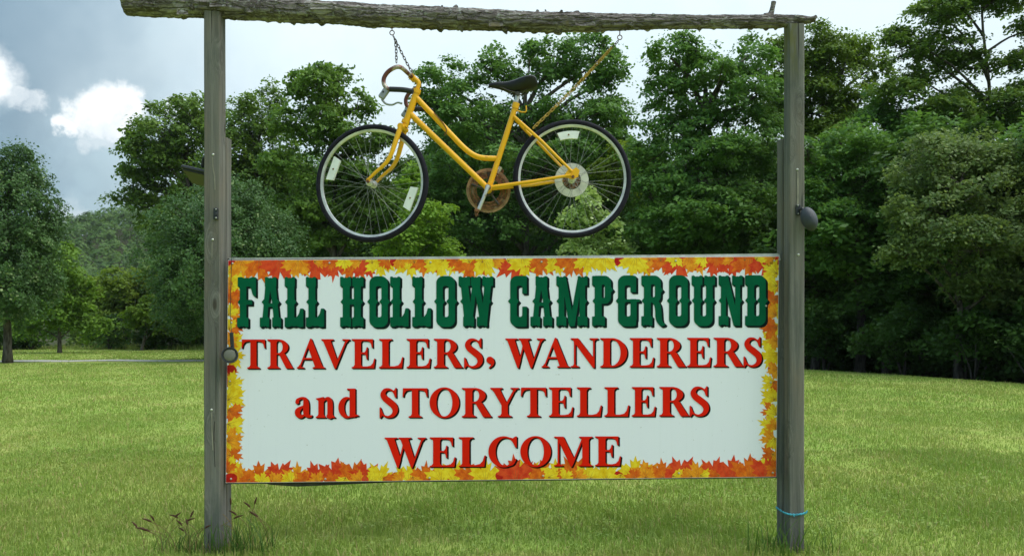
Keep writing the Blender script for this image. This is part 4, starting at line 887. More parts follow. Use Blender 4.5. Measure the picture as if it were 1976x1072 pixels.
RW = {'T': (r_T, .85), 'R': (r_R, .92), 'A': (r_A, .965), 'V': (r_V, .98), 'E': (r_E, .82), 'L': (r_L, .83), 'S': (r_S, .64), ',': (r_comma, .26), 'W': (r_W, 1.34), 'N': (r_N, .95), 'D': (r_D, .90), 'O': (r_O, 1.02), 'Y': (r_Y, .99), 'C': (r_C, .93), 'M': (r_M, 1.29), 'a': (r_a, .62), 'n': (r_n, .70), 'd': (r_d, .70)}
for ch, a, b in [('F', 457, 495), ('A', 501, 543), ('L', 549, 586), ('L', 590, 626), ('H', 656, 702), ('O', 711, 750.5), ('L', 752.5, 789), ('L', 795, 832), ('O', 840, 880), ('W', 884.5, 952),
                 ('C', 983, 1017), ('A', 1023, 1066), ('M', 1073, 1134), ('P', 1142, 1182), ('G', 1191, 1235), ('R', 1237, 1283), ('O', 1289, 1329), ('U', 1334, 1380), ('N', 1386, 1433), ('D', 1437, 1479)]:
    fn, w = GW[ch]; letter(fn, w, a, b, row_y(a, 533.5, 530), row_y(a, 631.5, 628), [M_green, M_dkgreen], (.043, .041), .0085)
red = [('T', 466.5, 512), ('R', 516, 566), ('A', 573, 627), ('V', 620, 675), ('E', 678.5, 724), ('L', 731.5, 778), ('E', 784.5, 831), ('R', 837, 892), ('S', 895, 932), (',', 938, 953),
       ('W', 975, 1051), ('A', 1045, 1099), ('N', 1101, 1154), ('D', 1158, 1210), ('E', 1215, 1262), ('R', 1267, 1323), ('E', 1325.5, 1372), ('R', 1376.5, 1434), ('S', 1434, 1470)]
for ch, a, b in red: fn, w = RW[ch]; letter(fn, w, a, b, row_y(a, 654.5, 650.5), row_y(a, 710.5, 706.5), [M_red, M_dkred], (.052, .043), .0125)
for ch, a, b in [('a', 568, 603), ('n', 609, 647), ('d', 653, 692), ('S', 732, 768), ('T', 777, 825), ('O', 829, 886), ('R', 891, 948), ('Y', 946, 1001), ('T', 1005, 1054), ('E', 1059, 1106), ('L', 1113, 1161), ('L', 1166, 1214), ('E', 1219, 1265), ('R', 1272, 1329), ('S', 1330, 1368)]:
    fn, w = RW[ch]; letter(fn, w, a, b, row_y(a, 750, 744.5), row_y(a, 806, 801), [M_red, M_dkred], (.052, .043), .0125)
for ch, a, b in [('W', 742, 822), ('E', 829, 879), ('L', 885, 937), ('C', 942.5, 997), ('O', 1004, 1063), ('M', 1069, 1143), ('E', 1148, 1198)]:
    fn, w = RW[ch]; letter(fn, w, a, b, row_y(a, 845, 839), row_y(a, 902, 896), [M_red, M_dkred], (.052, .043), .0125)
# --- printed border of maple leaves: every leaf a flat cut-out trimmed at the sign's edge
MAPLE = [(0, .70), (.07, .47), (.19, .52), (.145, .27), (.33, .42), (.37, .33), (.60, .40), (.49, .22), (.60, .14), (.40, .03), (.47, -.08), (.22, -.10), (.10, -.20), (.03, -.22)]
MAPLE = [(x, y) for x, y in MAPLE]+[(-x, y) for x, y in MAPLE[:0:-1]]
OVAL = [(.34*math.sin(a), .42*math.cos(a)) for a in np.linspace(0, 2*PI, 17)[:-1]]
def clip_poly(P, inside, cross):
    out = []
    for i in range(len(P)):
        a, b = P[i], P[(i+1) % len(P)]; ia, ib = inside(a), inside(b)
        if ia: out.append(a)
        if ia != ib: out.append(cross(a, b))
    return out
def edge_left(y): return 440.6+(436.1-440.6)*(y-501.5)/429.5
def edge_right(y): return 1502.9+(1497.4-1502.9)*(y-494)/425.5
def edge_top(x): return 502.3+(494.8-502.3)*(x-440)/1063.5
def edge_bot(x): return 930.2+(918.7-930.2)*(x-435.5)/1062.5
def sfun(k, p): return (p[0]-edge_left(p[1]), edge_right(p[1])-p[0], p[1]-edge_top(p[0]), edge_bot(p[0])-p[1])[k]
leaf_n = 0
def border_leaf(cx, cy, size, ang, kind, shape=None):
    global leaf_n
    ca, sa = math.cos(ang), math.sin(ang); sh = shape or MAPLE; r = random.Random(leaf_n*7+1)
    pts = [(x*(1+r.uniform(-.07, .07)), y*(1+r.uniform(-.07, .07))) for x, y in sh]
    pts = [(cx+(x*ca-y*sa)*size, cy-(x*sa+y*ca)*size) for x, y in pts]
    lift = .0004+(leaf_n % 22)*.00005; leaf_n += 1; mb = MB()
    def put(tri, l, m):
        for k in range(4):
            if len(tri) < 3: return
            def cross(a, b):
                fa_, fb_ = sfun(k, a), sfun(k, b); t_ = fa_/(fa_-fb_); return (a[0]+(b[0]-a[0])*t_, a[1]+(b[1]-a[1])*t_)
            tri = clip_poly(tri, lambda p: sfun(k, p) >= 0, cross)
        if len(tri) >= 3: mb.add([on_sign(p[0], p[1], l) for p in tri], [tuple(range(len(tri)))], m)
    for i in range(len(pts)): put([(cx, cy), pts[i], pts[(i+1) % len(pts)]], lift, 0)
    if shape is None:
        for ti in (0, 6, -6, 2, -2):
            t_ = pts[ti]; b_ = (cx+.2*sa*size, cy+.2*ca*size); d = (t_[0]-b_[0], t_[1]-b_[1]); L = math.hypot(*d); nx, ny = -d[1]/L*.4, d[0]/L*.4
            put([(b_[0]+nx, b_[1]+ny), (b_[0]-nx, b_[1]-ny), (b_[0]+d[0]*.72, b_[1]+d[1]*.72)], lift+.00002, 1)
    if mb.f: obj('maple_leaf', mb, [M_lp[kind], M_vein], sign)
rl = random.Random(21)
def run_top(x0, x1, seq, dirn):
    n_ = len(seq)
    for i, k in enumerate(seq):
        x = x0+(x1-x0)*(i+.5)/n_; y = (edge_top(x)+5 if dirn > 0 else edge_bot(x)-5)
        sz = {'y': 50, 'o': 50, 'd': 54, 'r': 57, 'c': 27}[k]*rl.uniform(.88, 1.12)
        if k == 'c': border_leaf(x, y+dirn*1, 27, rl.uniform(0, 6), 'c', OVAL)
        else: border_leaf(x, y+dirn*rl.uniform(-2, 2), sz, (PI if dirn > 0 else 0)+rl.uniform(-.45, .45), k)
def strip(kind, s_=22):
    out = []; return out
for dirn in (1, -1):           # a solid underlayer so no white shows at the rim, then the leaves seen
    for i in range(40):
        x = 452+i*26.6; y = edge_top(x)+2 if dirn > 0 else edge_bot(x)-2
        border_leaf(x, y, 30, rl.uniform(0, 6.28), 'odyoyd'[i % 6] if not 12 < i < 28 else 'yoyydy'[i % 6])
    run_top(448, 700, 'odrorrd', dirn); run_top(690, 1010, 'rycydyydycr', dirn); run_top(1000, 1240, 'ydydyycy', dirn); run_top(1230, 1495, 'odrorrdr', dirn)
for side in (-1, 1):
    for i in range(15):
        y = 520+i*27.5; x = (edge_left(y)+3) if side < 0 else (edge_right(y)-3)
        border_leaf(x, y, 30, rl.uniform(0, 6.28), 'yodyyo'[i % 6])
    for i, k in enumerate('yydodyycyydyody'):
        y = 524+i*27; x = (edge_left(y)+8) if side < 0 else (edge_right(y)-8)
        if k == 'c': border_leaf(x, y, 27, 1, 'c', OVAL)
        else: border_leaf(x-side*1.5, y, (41 if k == 'y' else 36)*rl.uniform(.9, 1.1), (-PI/2 if side < 0 else PI/2)+rl.uniform(-.6, .6), k)
for x, y in ((449, 512), (1492, 506), (446, 922), (1488, 911)): border_leaf(x, y, 30, rl.uniform(0, 6), 'c', OVAL)

# ------------------------------------------------------------------ the hanging bicycle
B0 = at(942, 364, 0)
bike = empty('bicycle', at(910, 467, 0), 'yellow step through bicycle hanging on chains above the sign', 'bicycle')
TH = math.radians(10.5)
fwd = Vector((-math.cos(TH), math.sin(TH), 0)); near = Vector((-math.sin(TH), -math.cos(TH), 0))
def fp(px, py, lat=0.0, dy=0.0): return at(px, py, 0)+Vector((0, -lat+dy, 0))
def axis_x(z): a, b = at(806, 165, 0), at(781, 240, 0); return a.x+(b.x-a.x)*(z-a.z)/(b.z-a.z)
def stp(px, py, lat=0.0):
    """point of the steered front assembly, drawn in the bicycle's own plane then turned with the fork"""
    p = at(px, py, 0); ax = axis_x(p.z); off = ax-p.x; return Vector((ax, 0, p.z))+fwd*off+near*lat
def tubes(name, lst, mat, par=bike, seg=14):
    mb = MB()
    for pts, r in lst: mb.tube(pts, r, seg)
    return obj(name, mb, mat, par, True)
tubes('head_tube', [([fp(806, 172), fp(781, 244)], .0185), ([fp(805.2, 173), fp(803, 180)], .0225), ([fp(783.6, 232), fp(781.5, 238)], .0225), ([fp(780.6, 241), fp(779.6, 245)], .0215)], M_yellow)
tubes('top_tube', [(crom([fp(802, 187), fp(835, 222), fp(868, 257), fp(893, 283), fp(912, 298), fp(930, 304.5), fp(958, 306)], 6), .0148)], M_yellow)
tubes('down_tube', [([fp(791, 219), fp(942, 364)], .0158)], M_yellow)
tubes('seat_tube', [([fp(943, 364), fp(995, 205)], .0150), ([fp(993.5, 209), fp(996.5, 199)], .0195)], M_yellow)
tubes('bottom_bracket', [([fp(942, 364, .036), fp(942, 364, -.036)], .0215)], M_yellow, seg=20)
tubes('bearing_cup', [([fp(942, 364, .039), fp(942, 364, .030)], .0165)], M_rust, seg=20)
for s in (1, -1):
    tubes('chain_stay', [([fp(948, 362.5, s*.022), fp(1030, 353, s*.05), fp(1100, 342, s*.062)], [.0105, .0098, .0075])], M_yellow)
    tubes('seat_stay', [([fp(992, 226, s*.012), fp(1012, 246, s*.035), fp(1045, 277, s*.052), fp(1102, 335, s*.062)], [.0085, .0085, .0082, .007])], M_yellow)
    mb = MB(); c = [(1088, 346), (1104, 350), (1114, 345), (1117, 333), (1110, 327), (1104, 331), (1096, 330), (1090, 338)]
    mb.prism([fp(x, y, s*.060) for x, y in c], Vector((0, .005, 0))); obj('dropout', mb, M_yellow, bike)
tubes('stay_bridge', [([fp(1013, 247, .036), fp(1013, 247, -.036)], .006)], M_yellow)
tubes('cable_hook', [(crom([fp(995, 213, .01), fp(1006, 217, .012), fp(1014, 217, .012), fp(1015.5, 212, .012), fp(1015, 205, .012)], 5), .0036)], M_yellow, seg=8)
tubes('cable', [(crom([fp(838, 219, .016), fp(856, 240, .017), fp(862, 252, .015), fp(858, 262, .004)], 5), .003)], M_rust, seg=6)
# fork
for s in (1, -1):
    tubes('fork_blade', [(crom([stp(777.5, 246, s*.036), stp(768, 279, s*.047), stp(760, 303, s*.052), stp(749, 320, s*.054), stp(730, 336, s*.054), stp(716, 349, s*.054)], 6), [p[0] for p in crom([(.0145,), (.0135,), (.0125,), (.011,), (.0092,), (.008,)], 6)])], M_yellow)
    mb = MB(); mb.lathe(stp(716, 350, s*.054), near, [(.0, .004), (.011, .004), (.011, -.004), (0, -.004)], 12); obj('fork_end', mb, M_yellow, bike, True)
tubes('fork_crown', [([stp(777.5, 247, .05), stp(777.5, 247, -.05)], .0165)], M_yellow)
# wheels
spoke_me = None
def wheel(c, axle, R, par, reflectors, rusty, disc=False):
    global spoke_me
    ref = Vector((0, 0, 1)); u = axle.cross(ref).normalized(); w = u.cross(axle).normalized()
    mb = MB(); mb.lathe(c, axle, [(R-.030, -.0105), (R-.0415, -.0065), (R-.0415, .0065), (R-.030, .0105), (R-.027, .0105), (R-.030, .006), (R-.030, -.006), (R-.027, -.0105)], 96, closed=True)
    rim = obj('wheel', mb, M_rimm, par, True)
    mb = MB(); prof = [(R-.0165+.0165*math.cos(a), .0168*math.sin(a)) for a in np.linspace(0, 2*PI, 15)[:-1]]
    prof = [(max(p, R-.0325), q) for p, q in prof]; mb.lathe(c, axle, prof, 96, closed=True); obj('tyre', mb, M_tyre, rim, True)
    hw = .032; mb = MB(); mb.lathe(c, axle, [(.0, -.062), (.0045, -.062), (.0045, -.05), (.012, -.048), (.012, -hw-.004), (.021, -hw-.002), (.021, -hw+.002), (.011, -hw+.006), (.011, hw-.006), (.021, hw-.002), (.021, hw+.002), (.012, hw+.004), (.012, .048), (.0045, .05), (.0045, .062), (0, .062)], 18); obj('hub', mb, M_chrome, rim, True)
    for q in (1, -1): mb = MB(); mb.lathe(c, axle, [(0, q*.07), (.008, q*.07), (.009, q*.062), (.009, q*.055), (0, q*.055)], 6); obj('axle_nut', mb, M_rust, rim)
    if spoke_me is None:
        sb = MB(); sb.tube([(0, 0, 0), (0, 0, 1)], .00085, 5); spoke_me = sb.mesh('spoke', M_spoke)
    def rp(a, r, h): return c+(u*math.cos(a)+w*math.sin(a))*r+axle*h
    for k in range(36):
        a = 2*PI*k/36; side = 1 if k % 2 else -1; lead = (1 if (k//2) % 2 else -1)*math.radians(58)
        p, q = rp(a+lead, .0195, side*hw), rp(a, R-.044, side*.002); d = q-p
        o = bpy.data.objects.new('spoke', spoke_me); col.objects.link(o); o.parent = rim
        o.matrix_basis = Matrix.Translation(p) @ d.to_track_quat('Z', 'Y').to_matrix().to_4x4() @ Matrix.Diagonal((1, 1, d.length, 1))
    for a, wide, fl in reflectors:
        mb = MB(); vs = []; r0, r1 = R-.085, R-.046
        for i in range(7):
            b = a+(i-3)/6*wide
            vs += [rp(b, r0+.002*abs(i-3), .010), rp(b, r1, .010), rp(b, r1, -.006), rp(b, r0+.002*abs(i-3), -.006)]
        fs = [(i*4+k, i*4+(k+1) % 4, i*4+4+(k+1) % 4, i*4+4+k) for i in range(6) for k in range(4)]+[(3, 2, 1, 0), (24, 25, 26, 27)]
        mb.add(vs, fs); rf = obj('reflector', mb, M_reflector, rim)
        mb = MB(); mb.lathe(rp(a, (r0+r1)/2, .011), axle, [(0, .003), (.0042, .002), (.0045, -.002)], 8); obj('reflector_bolt', mb, M_rust, rf, True)
    return rim, rp
frw, _ = wheel(stp(716, 353, 0), near, .3275, bike, [(math.radians(0), 0, 0)][:0], True)
def refl_angle(c, px, py, u, w): p = at(px, py, 0)-c; return math.atan2(p.dot(w), p.dot(u))
# reflectors set at the angles seen in the photograph
def add_reflector(rim, c, axle, R, px, py, length, flat):
    u = axle.cross(Vector((0, 0, 1))).normalized(); w = u.cross(axle).normalized(); p = at(px, py, 0)-c; a = math.atan2(p.dot(w), p.dot(u))
    rp = lambda b, r, h: c+(u*math.cos(b)+w*math.sin(b))*r+axle*h
    mb = MB(); vs = []; rc = math.hypot(p.dot(w), p.dot(u)); r0, r1 = rc-.021, rc+.021; t_ = u*(-math.sin(a))+w*math.cos(a)
    for i in range(7):
        s_ = (i-3)/6*length
        for rr_, h in ((r0, .012), (r1, .012), (r1, -.004), (r0, -.004)):
            vs.append(rp(a, rr_, h)+t_*(s_*(1 if rr_ == r1 else .86)) if flat else rp(a+s_/rc*(1 if rr_ == r1 else .9), rr_, h))
    mb.add(vs, [(i*4+k, i*4+(k+1) % 4, i*4+4+(k+1) % 4, i*4+4+k) for i in range(6) for k in range(4)]+[(3, 2, 1, 0), (24, 25, 26, 27)])
    obj('reflector', mb, M_reflector, rim)
    mb = MB(); mb.lathe(rp(a, rc, .0125), axle, [(0, .003), (.0048, .002), (.005, -.002)], 8); obj('reflector_bolt', mb, M_rust, rim, True)
cF = stp(716, 353, 0); add_reflector(frw, cF, near, .3275, 637, 323, .135, True); add_reflector(frw, cF, near, .3275, 795.5, 384, .135, True)
cR = fp(1104, 345, 0); rrw, _ = wheel(cR, Vector((0, -1, 0)), .3275, bike, [], False); add_reflector(rrw, cR, Vector((0, -1, 0)), .3275, 1097, 261, .115, False)
mb = MB(); mb.lathe(cR, (0, -1, 0), [(.052, -.0355), (.091, -.034), (.0945, -.0345), (.0945, -.037), (.052, -.0385)], 60, closed=True); obj('spoke_protector', mb, M_disc, rrw, True)
mb = MB()
for r_, h in ((.047, -.041), (.042, -.046), (.036, -.051), (.031, -.056)): mb.lathe(cR, (0, -1, 0), [(.015, h), (r_, h), (r_, h-.002), (.015, h-.002)], 28, closed=True)
obj('cog_stack', mb, M_rust, rrw)
# cranks and chainrings (on the far side)
def ring(name, r0, r1, h0, h1, mat, teeth=0):
    mb = MB(); n_ = 96; vs = []; c = fp(942, 364)
    for k in range(n_):
        a = 2*PI*k/n_; d = Vector((math.cos(a), 0, math.sin(a))); rr_ = r1+(.002 if teeth and k % 2 else 0)
        vs += [c+d*r0+Vector((0, h0, 0)), c+d*rr_+Vector((0, h0, 0)), c+d*rr_+Vector((0, h1, 0)), c+d*r0+Vector((0, h1, 0))]
    mb.add(vs, [(k*4+i, k*4+(i+1) % 4, ((k+1) % n_)*4+(i+1) % 4, ((k+1) % n_)*4+i) for k in range(n_) for i in range(4)]); return obj(name, mb, mat, bike)
M_tan = plain('stained_guard', (.34, .19, .10), .6, var=.35, scale=40)
ring('chain_guard_ring', .1075, .124, .056, .060, M_tan); ring('chainring', .098, .107, .047, .051, M_rust, 1); ring('chainring', .066, .073, .041, .045, M_rust, 1)
M_oldblack = plain('greasy_steel', (.05, .045, .04), .6, .3, var=.4)
ring('chainring_carrier', .076, .095, .0475, .0515, M_rust); ring('spider_hub', .012, .034, .0475, .0515, M_oldblack)
mb = MB()
for k in range(5):
    a = k*2*PI/5+.3; mb.tube([fp(942, 364, -.046)+Vector((math.cos(a), 0, math.sin(a)))*.02, fp(942, 364, -.046)+Vector((math.cos(a), 0, math.sin(a)))*.1], .007, 6)
obj('crank_spider', mb, M_oldblack, bike)
mb = MB(); mb.tube([fp(942.5, 362, .052), fp(941, 366, .056), fp(934, 385, .060), fp(925, 407, .062)], [.0135, .0115, .0095, .0105], 10); obj('crank_arm', mb, M_chrome, bike, True)
mb = MB(); mb.tube([fp(942.5, 362, -.058), fp(951, 345, -.062), fp(966, 318, -.064)], [.0125, .0095, .0105], 10); obj('crank_arm', mb, M_chrome, bike, True)
def pedal(c, s):
    mb = MB(); mb.tube([c, c+Vector((0, -s*.05, 0))], [.011, .007], 8); mb.box(c+Vector((0, -s*.022, 0)), (.026, .03, .02), Matrix.Rotation(.5, 3, 'Y'), .004)
    mb.box(c+Vector((-.002, -s*.028, -.02)), (.018, .012, .02), Matrix.Rotation(-.3, 3, 'Y'), .003); obj('pedal', mb, M_rust, bike)
pedal(fp(921.5, 411.5, .070), 1); pedal(fp(967, 324, -.07), -1)
# saddle
tubes('seat_post', [([fp(994.5, 204), fp(1000, 180)], .0125)], M_chrome)
sd_v, sd_f = [], []; prof = [(943, 165, .007, 4), (950, 163.5, .014, 6), (962, 163, .019, 9), (976, 163.5, .024, 12), (990, 162, .034, 16), (1003, 158.5, .050, 19), (1015, 155.5, .062, 20), (1026, 154.5, .066, 19), (1033, 157, .060, 14), (1037, 162, .040, 7)]
for x, y, hw, th in [tuple(p) for p in crom(prof, 3)]:
    p = at(x, y, 0); th /= 410
    for k in range(16):
        a = 2*PI*k/16; cy, cz = math.cos(a), math.sin(a)
        sd_v.append(p+Vector((0, hw*(abs(cy)**.8)*(1 if cy > 0 else -1), (.007*(1-cy*cy) if cz > 0 else 0)+(cz*.5 if cz > 0 else cz*1.25)*th*(.55 if cz > 0 else 1))))
ns = len(sd_v)//16
sb = MB(); sb.add(sd_v, [(i*16+k, i*16+(k+1) % 16, (i+1)*16+(k+1) % 16, (i+1)*16+k) for i in range(ns-1) for k in range(16)]+[tuple(range(15, -1, -1)), tuple(range((ns-1)*16, ns*16))])
saddle = obj('saddle', sb, M_saddle, bike, True); saddle.data.polygons.foreach_set('use_smooth', [True]*len(saddle.data.polygons))
mb = MB()
for s in (1, -1): mb.tube(crom([fp(962, 168, s*.012), fp(985, 178, s*.02), fp(1005, 181, s*.022), fp(1022, 170, s*.03)], 5), .0035, 6)
mb.tube([fp(999, 183, .03), fp(999, 183, -.03)], .011, 10); obj('seat_rail', mb, M_oldblack, saddle, True)
# stem, handlebar, levers
tubes('stem', [(crom([fp(804.5, 174), fp(808, 162), fp(805, 156), fp(797, 150)], 5), [p[0] for p in crom([(.0115,), (.0125,), (.013,), (.0125,)], 5)])], M_yellow)
hc = at(796, 150, 0)
tubes('stem_clamp', [([hc+near*.022, hc-near*.022], .0175)], M_yellow)
def hb(f, z, lat): return hc+fwd*f+Vector((0, 0, z))+near*lat
for s in (1, -1):
    path = [hb(0, 0, 0), hb(.002, 0, s*.10), hb(.010, .002, s*.165), hb(.035, .0, s*.182), hb(.075, -.022, s*.186), hb(.098, -.055, s*.188), hb(.098, -.088, s*.188), hb(.080, -.112, s*.188), hb(.062, -.118, s*.188)]
    bar = tubes('handlebar', [(crom(path, 6), .0115)], M_barrust)
    tubes('bar_tape', [(crom([hb(.066, -.1165, s*.188), hb(-.01, -.124, s*.188), hb(-.062, -.136, s*.188)], 4), .0138)], M_tape, bar)
    mb = MB(); dq = Vector((0, 0, 1)); c = hb(.098, -.150, s*.188); rot = Matrix.Rotation(math.radians(35), 3, 'Y')
    mb.box(c+Vector((0, 0, .012)), (.036, .022, .062), rot, .006); lv_ = obj('brake_lever_body', mb, M_lever, bar)
    tubes('brake_lever', [(crom([c+fwd*.012+Vector((0, 0, -.018)), c+fwd*-.01+Vector((0, 0, -.042)), c+fwd*-.045+Vector((0, 0, -.050)), c+fwd*-.075+Vector((0, 0, -.040)), c+fwd*-.10+Vector((0, 0, -.046))], 5), [p[0] for p in crom([(.006,), (.006,), (.0055,), (.005,), (.006,)], 5)])], M_lever, bar, 8)
    mb = MB(); mb.lathe(c+near*.012+Vector((0, 0, .018)), near, [(0, .004), (.005, .003), (.005, -.004)], 8); obj('pivot_bolt', mb, M_blackpl, bar)

# ------------------------------------------------------------------ chains and eye screws
def eye_screw(px, py, label):
    c = at(px, py, 0); lp, lr = log_at(px); mb = MB(); topz = at(px, lp, 0).z-lr*.8
    mb.tube([Vector((c.x, 0, topz)), Vector((c.x, 0, c.z+.012))], .0028, 8)
    mb.tube([c+Vector((math.sin(a), 0, math.cos(a)))*.0125 for a in np.linspace(0, 2*PI, 17)], .0027, 7)
    return tag(obj('eye_screw', mb, M_rust, None, True), label, 'hook', 'eye screws under the log')
eye_screw(756.5, 63.5, 'rusty eye screw in the log above the bicycle handlebar'); eye_screw(1196, 72.5, 'rusty eye screw in the log above the rear bicycle wheel')
def chain(name, pts, mat, label, L=.024, wd=.0072, r=.0022, group='chains holding the bicycle'):
    P = [Vector(p) for p in pts]; mb = MB(); seglen = [(b-a).length for a, b in zip(P, P[1:])]; tot = sum(seglen); n_ = int(tot/(L*.72))
    def pos(d):
        for a, b, l in zip(P, P[1:], seglen):
            if d <= l: return a+(b-a)*(d/l), (b-a)/l
            d -= l
        return P[-1], (P[-1]-P[-2]).normalized()
    for i in range(n_):
        c, t_ = pos((i+.5)*tot/n_); ref = Vector((0, 1, 0)); sdv = t_.cross(ref).normalized(); fr = sdv.cross(t_)
        q = (sdv if i % 2 else fr)*.9+(fr if i % 2 else sdv)*.45; q.normalize(); h = L/2-wd
        ring_ = [c+t_*(h*(1 if math.cos(a) > 0 else -1)+math.cos(a)*wd)+q*math.sin(a)*wd*.85 for a in np.linspace(0.01, 2*PI+.01, 13)]
        mb.tube(ring_, r, 5, cap=False)
    return tag(obj(name, mb, mat, None, True), label, 'chain', group)
stemtop = hc+Vector((.004, -.012, .016))
chain('chain', [at(759, 70, 0), at(770, 92, -.004), at(784, 120, -.008), stemtop], M_chain, 'dark link chain from the log down to the bicycle handlebar stem')
chain('chain', [at(762.5, 78, -.002), at(764.5, 98, -.004), at(765, 121, -.004)], M_chain, 'short loose tail of chain dangling beside the dark chain')
chain('chain', [at(1193, 79, 0), at(1186, 87, 0), at(1177, 96, 0)], M_chain, 'three dark links between the eye screw and the yellow chain', L=.026)
ych = crom([at(1178, 95, 0), at(1130, 147, -.004), at(1080, 198, -.010), at(1029, 247, -.035)], 6)
chain('chain', ych, M_ychain, 'yellow painted chain sloping from the log to the rear frame of the bicycle', L=.027, wd=.0078, r=.0026)
chain('chain', [Vector(p)+Vector((.005, -.004, .006)) for p in ych[:9]], M_ychain, 'doubled upper length of yellow painted chain beside the longer yellow chain', L=.025)

# ------------------------------------------------------------------ lamps on the posts
# solar floodlight behind the left post
fl = empty('floodlight', at(385, 350, .1), 'black solar floodlight panel fixed to the far side of the post', 'lamp')
mb = MB(); rt = Matrix.Rotation(math.radians(13), 3, 'Y') @ Matrix.Rotation(math.radians(-16), 3, 'X'); fc_ = at(388, 341, .10)
mb.box(fc_, (.17, .19, .02), rt, .005); obj('housing', mb, M_blackpl, fl)
mb = MB(); mb.box(fc_+rt @ Vector((0, 0, -.014)), (.15, .17, .012), rt, .004); obj('lens', mb, M_amber, fl)
mb = MB(); mb.tube([at(391, 322, .08), at(394, 305, .06), at(404, 300, .05)], .012, 8); obj('arm', mb, M_blackpl, fl, True)
# small empty bracket
br_ = empty('lamp_bracket', at(417, 413, PF), 'small black empty lamp bracket screwed to the post face', 'bracket')
mb = MB(); mb.box(at(416.8, 412.5, PF-.006), (.026, .012, .062), None, .003); obj('plate', mb, M_blackpl, br_)
screw(br_, at(416.8, 403.5, PF-.0125), .004); screw(br_, at(416.8, 420, PF-.0125), .005)
mb = MB(); mb.box(at(416.8, 413, PF-.013), (.012, .006, .014), None, .002); obj('clip', mb, M_blackpl, br_)
# oval lamp on the right post
ov = empty('oval_lamp', at(1541, 405, PF), 'dark grey egg shaped lamp on a black bracket at the post edge', 'lamp')
mb = MB(); mb.box(at(1540, 405, PF-.006), (.026, .012, .058), None, .003); obj('bracket', mb, M_blackpl, ov)
screw(ov, at(1540, 396, PF-.0125), .004); screw(ov, at(1540.5, 412, PF-.0125), .004)
mb = MB(); mb.tube([at(1543, 404, PF-.014), at(1548, 402, PF-.03), at(1553, 408, PF-.04)], .008, 8); obj('swivel', mb, M_blackpl, ov, True)
M_slate = plain('slate_plastic', (.035, .042, .055), .6, var=.15)
mb = MB(); hcen = at(1561.5, 423, PF-.05); vs, fs = [], []; axh = Vector((.18, .9, -.2)).normalized(); rq = axh.to_track_quat('Z', 'Y').to_matrix()
prof = [(0, -.045), (.018, -.043), (.036, -.034), (.047, -.018), (.050, 0), (.049, .012), (.044, .018), (0, .018)]
for k in range(28):
    a = 2*PI*k/28
    for r_, h in prof:
        p = hcen+axh*h+(Vector((1, 0, 0))-axh*axh.x).normalized()*(math.cos(a)*r_*.84)+(Vector((-.22, 0, 1))-axh*axh.dot(Vector((-.22, 0, 1)))).normalized()*(math.sin(a)*r_*(1.40 if math.sin(a) > 0 else 1.28)*(1-.12*math.sin(a)*0))
        vs.append(p)
np_ = len(prof); mb.add(vs, [(k*np_+i, k*np_+i+1, ((k+1) % 28)*np_+i+1, ((k+1) % 28)*np_+i) for k in range(28) for i in range(np_-1)]); obj('lamp_head', mb, M_slate, ov, True)
# round spotlight hanging over the sign's left edge
sp_ = empty('spotlight', at(444, 700, PF-.03), 'round black spotlight with a frosted lens over the sign edge', 'lamp')
c = at(444, 685, PF-.03); ax = Vector((.22, -1, .16)).normalized()
mb = MB(); mb.lathe(c, ax, [(0, -.05), (.026, -.048), (.040, -.03), (.0435, 0), (.0435, .022), (.037, .022), (.034, .012), (0, .012)], 32); obj('lamp_housing', mb, M_blackpl, sp_, True)
mb = MB(); mb.lathe(c, ax, [(0, .019), (.016, .0182), (.028, .016), (.033, .0135), (.033, .010)], 28); obj('lens', mb, M_lens, sp_, True)
mb = MB(); mb.box(at(447.5, 656, PF-.01), (.019, .012, .085), Matrix.Rotation(math.radians(-4), 3, 'Y'), .002); obj('arm', mb, M_blackpl, sp_)
mb = MB(); mb.tube(crom([at(446.5, 642, PF-.004), on_sign(446, 600, .012), on_sign(447, 550, .012), on_sign(448.2, 512, .012), on_sign(449, 497, .012), on_sign(455, 494.5, -.03)], 5), .0016, 6); obj('cable', mb, M_blackpl, sp_, True)

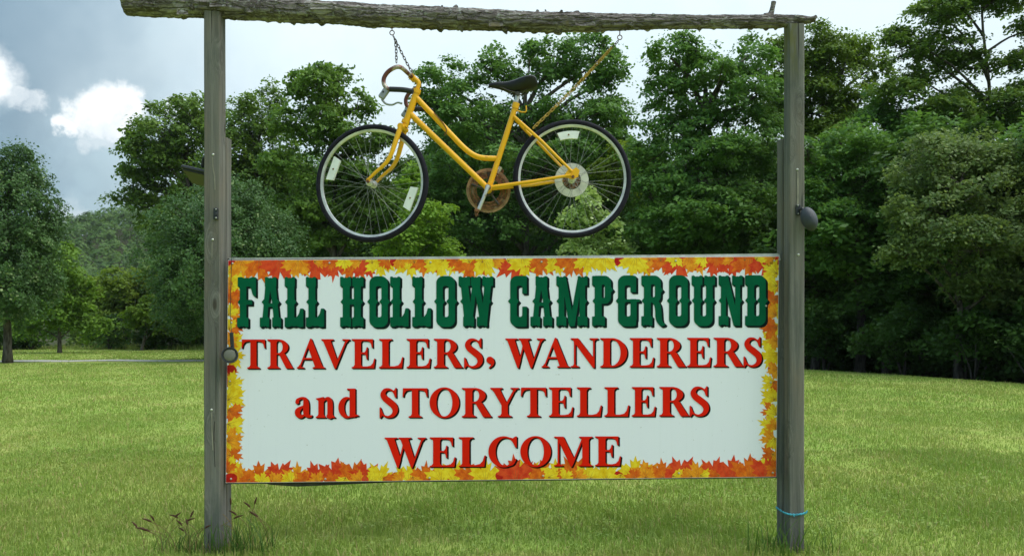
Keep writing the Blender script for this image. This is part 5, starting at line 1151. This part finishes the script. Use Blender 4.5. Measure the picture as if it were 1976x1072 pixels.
# ------------------------------------------------------------------ weeds at the feet of the posts
M_weed = leafmat('weed_green', (.035, .085, .018), (.10, .19, .035)); M_seed = leafmat('seed_head', (.09, .045, .03), (.20, .10, .06)); M_dry = leafmat('dry_stalk', (.20, .15, .07), (.34, .26, .13))
def weed(name, label, X0, Y0, n_, h, mat, seeds=0, spread=.12, seed=1, dry=0, cat='weed'):
    r = random.Random(seed); e = empty(name, (X0, Y0, 0), label, cat)
    def ribbons(cnt, mat_, w0, hh, nm):
        mb = MB()
        for i in range(cnt):
            a = r.uniform(0, 6.28); b = Vector((X0+r.gauss(0, spread), Y0+r.gauss(0, spread*.5), -.01)); H = hh*r.uniform(.45, 1.15); ln = r.uniform(.1, .75)*H; d = Vector((math.cos(a), math.sin(a)*.7, 0)); sd_ = Vector((-d.y, d.x, 0)); w = w0*r.uniform(.6, 1.3)
            P = [b+d*ln*t_**1.8+Vector((0, 0, H*(t_-.28*t_**3*(ln/H)))) for t_ in (0, .3, .6, .85, 1)]
            vs = []
            for q, p in enumerate(P[:-1]): vs += [p-sd_*w*(1-.2*q)/2, p+sd_*w*(1-.2*q)/2]
            vs.append(P[-1]); mb.add(vs, [(0, 1, 3, 2), (2, 3, 5, 4), (4, 5, 7, 6), (6, 7, 8)])
        o = tag(obj(nm, mb, mat_, e), kind='stuff'); at_ = o.data.attributes.new('v', 'FLOAT', 'FACE'); at_.data.foreach_set('value', [r.random() for _ in o.data.polygons])
    ribbons(n_, mat, .009, h, 'blades')
    if dry: ribbons(dry, M_dry, .005, h*.75, 'dry_blades')
    for i in range(seeds):
        b = Vector((X0+r.gauss(0, spread), Y0+r.gauss(0, spread*.4), 0)); a = r.uniform(-1, 1); H = h*r.uniform(.7, 1.35); tip = b+Vector((a*.16, r.uniform(-.05, .05), H)); m = (b+tip)/2+Vector((-a*.02, 0, .03))
        P = crom([b, m, tip], 5); t_ = (Vector(P[-1])-Vector(P[-2])).normalized(); mb = MB(); mb.tube(P, .0016, 5); st_ = obj('stalk', mb, M_dry, e)
        mb = MB(); e_ = tip+t_*.045+Vector((a*.012, 0, -.004)); mb.tube(crom([tip, tip+t_*.02, e_], 4), [.002, .004, .005, .0055, .0055, .005, .004, .003, .0015], 6); obj('seed_head', mb, M_seed, st_, True)
weed('foxtail_weed', 'tangle of reddish foxtail weeds at the foot of the floodlight post', LA.x-.13, -.02, 44, .15, M_weed, 17, .075, 4, 30)
weed('foxtail_weed', 'dark foxtail seed stalks standing in grass under the sign corner', LB.x+.14, .02, 50, .20, M_weed, 9, .10, 5, 8)
weed('long_grass_tuft', 'long bluish green grass tuft beside the foot of the floodlight post', LB.x+.10, -.09, 70, .23, M_weed, 0, .085, 6, 8)
weed('long_grass_tuft', 'long arching grass blades round the foot of the post with twine', RA.x-.02, -.07, 80, .25, M_weed, 0, .13, 8, 14)
weed('dry_grass_tuft', 'dry bent grass blades in front of the floodlight post', LA.x+.05, -.11, 24, .14, M_weed, 0, .06, 9, 22)
# ------------------------------------------------------------------ humid summer air
hm = bpy.data.materials.new('humid_air'); hm.use_nodes = True; HT = NT(hm.node_tree); HT.n.clear()
ho = HT.node('ShaderNodeOutputMaterial'); hv = HT.node('ShaderNodeVolumePrincipled')
hv.inputs['Color'].default_value = (.86, .93, 1.0, 1); hv.inputs['Density'].default_value = .00011; HT.link(hv.outputs[0], ho.inputs['Volume'])
hb_ = MB(); hb_.box((0, 8, 39), (5200, 5200, 84)); tag(obj('haze', hb_, hm), 'thin humid summer haze over the meadow and far hill', 'haze', kind='stuff')
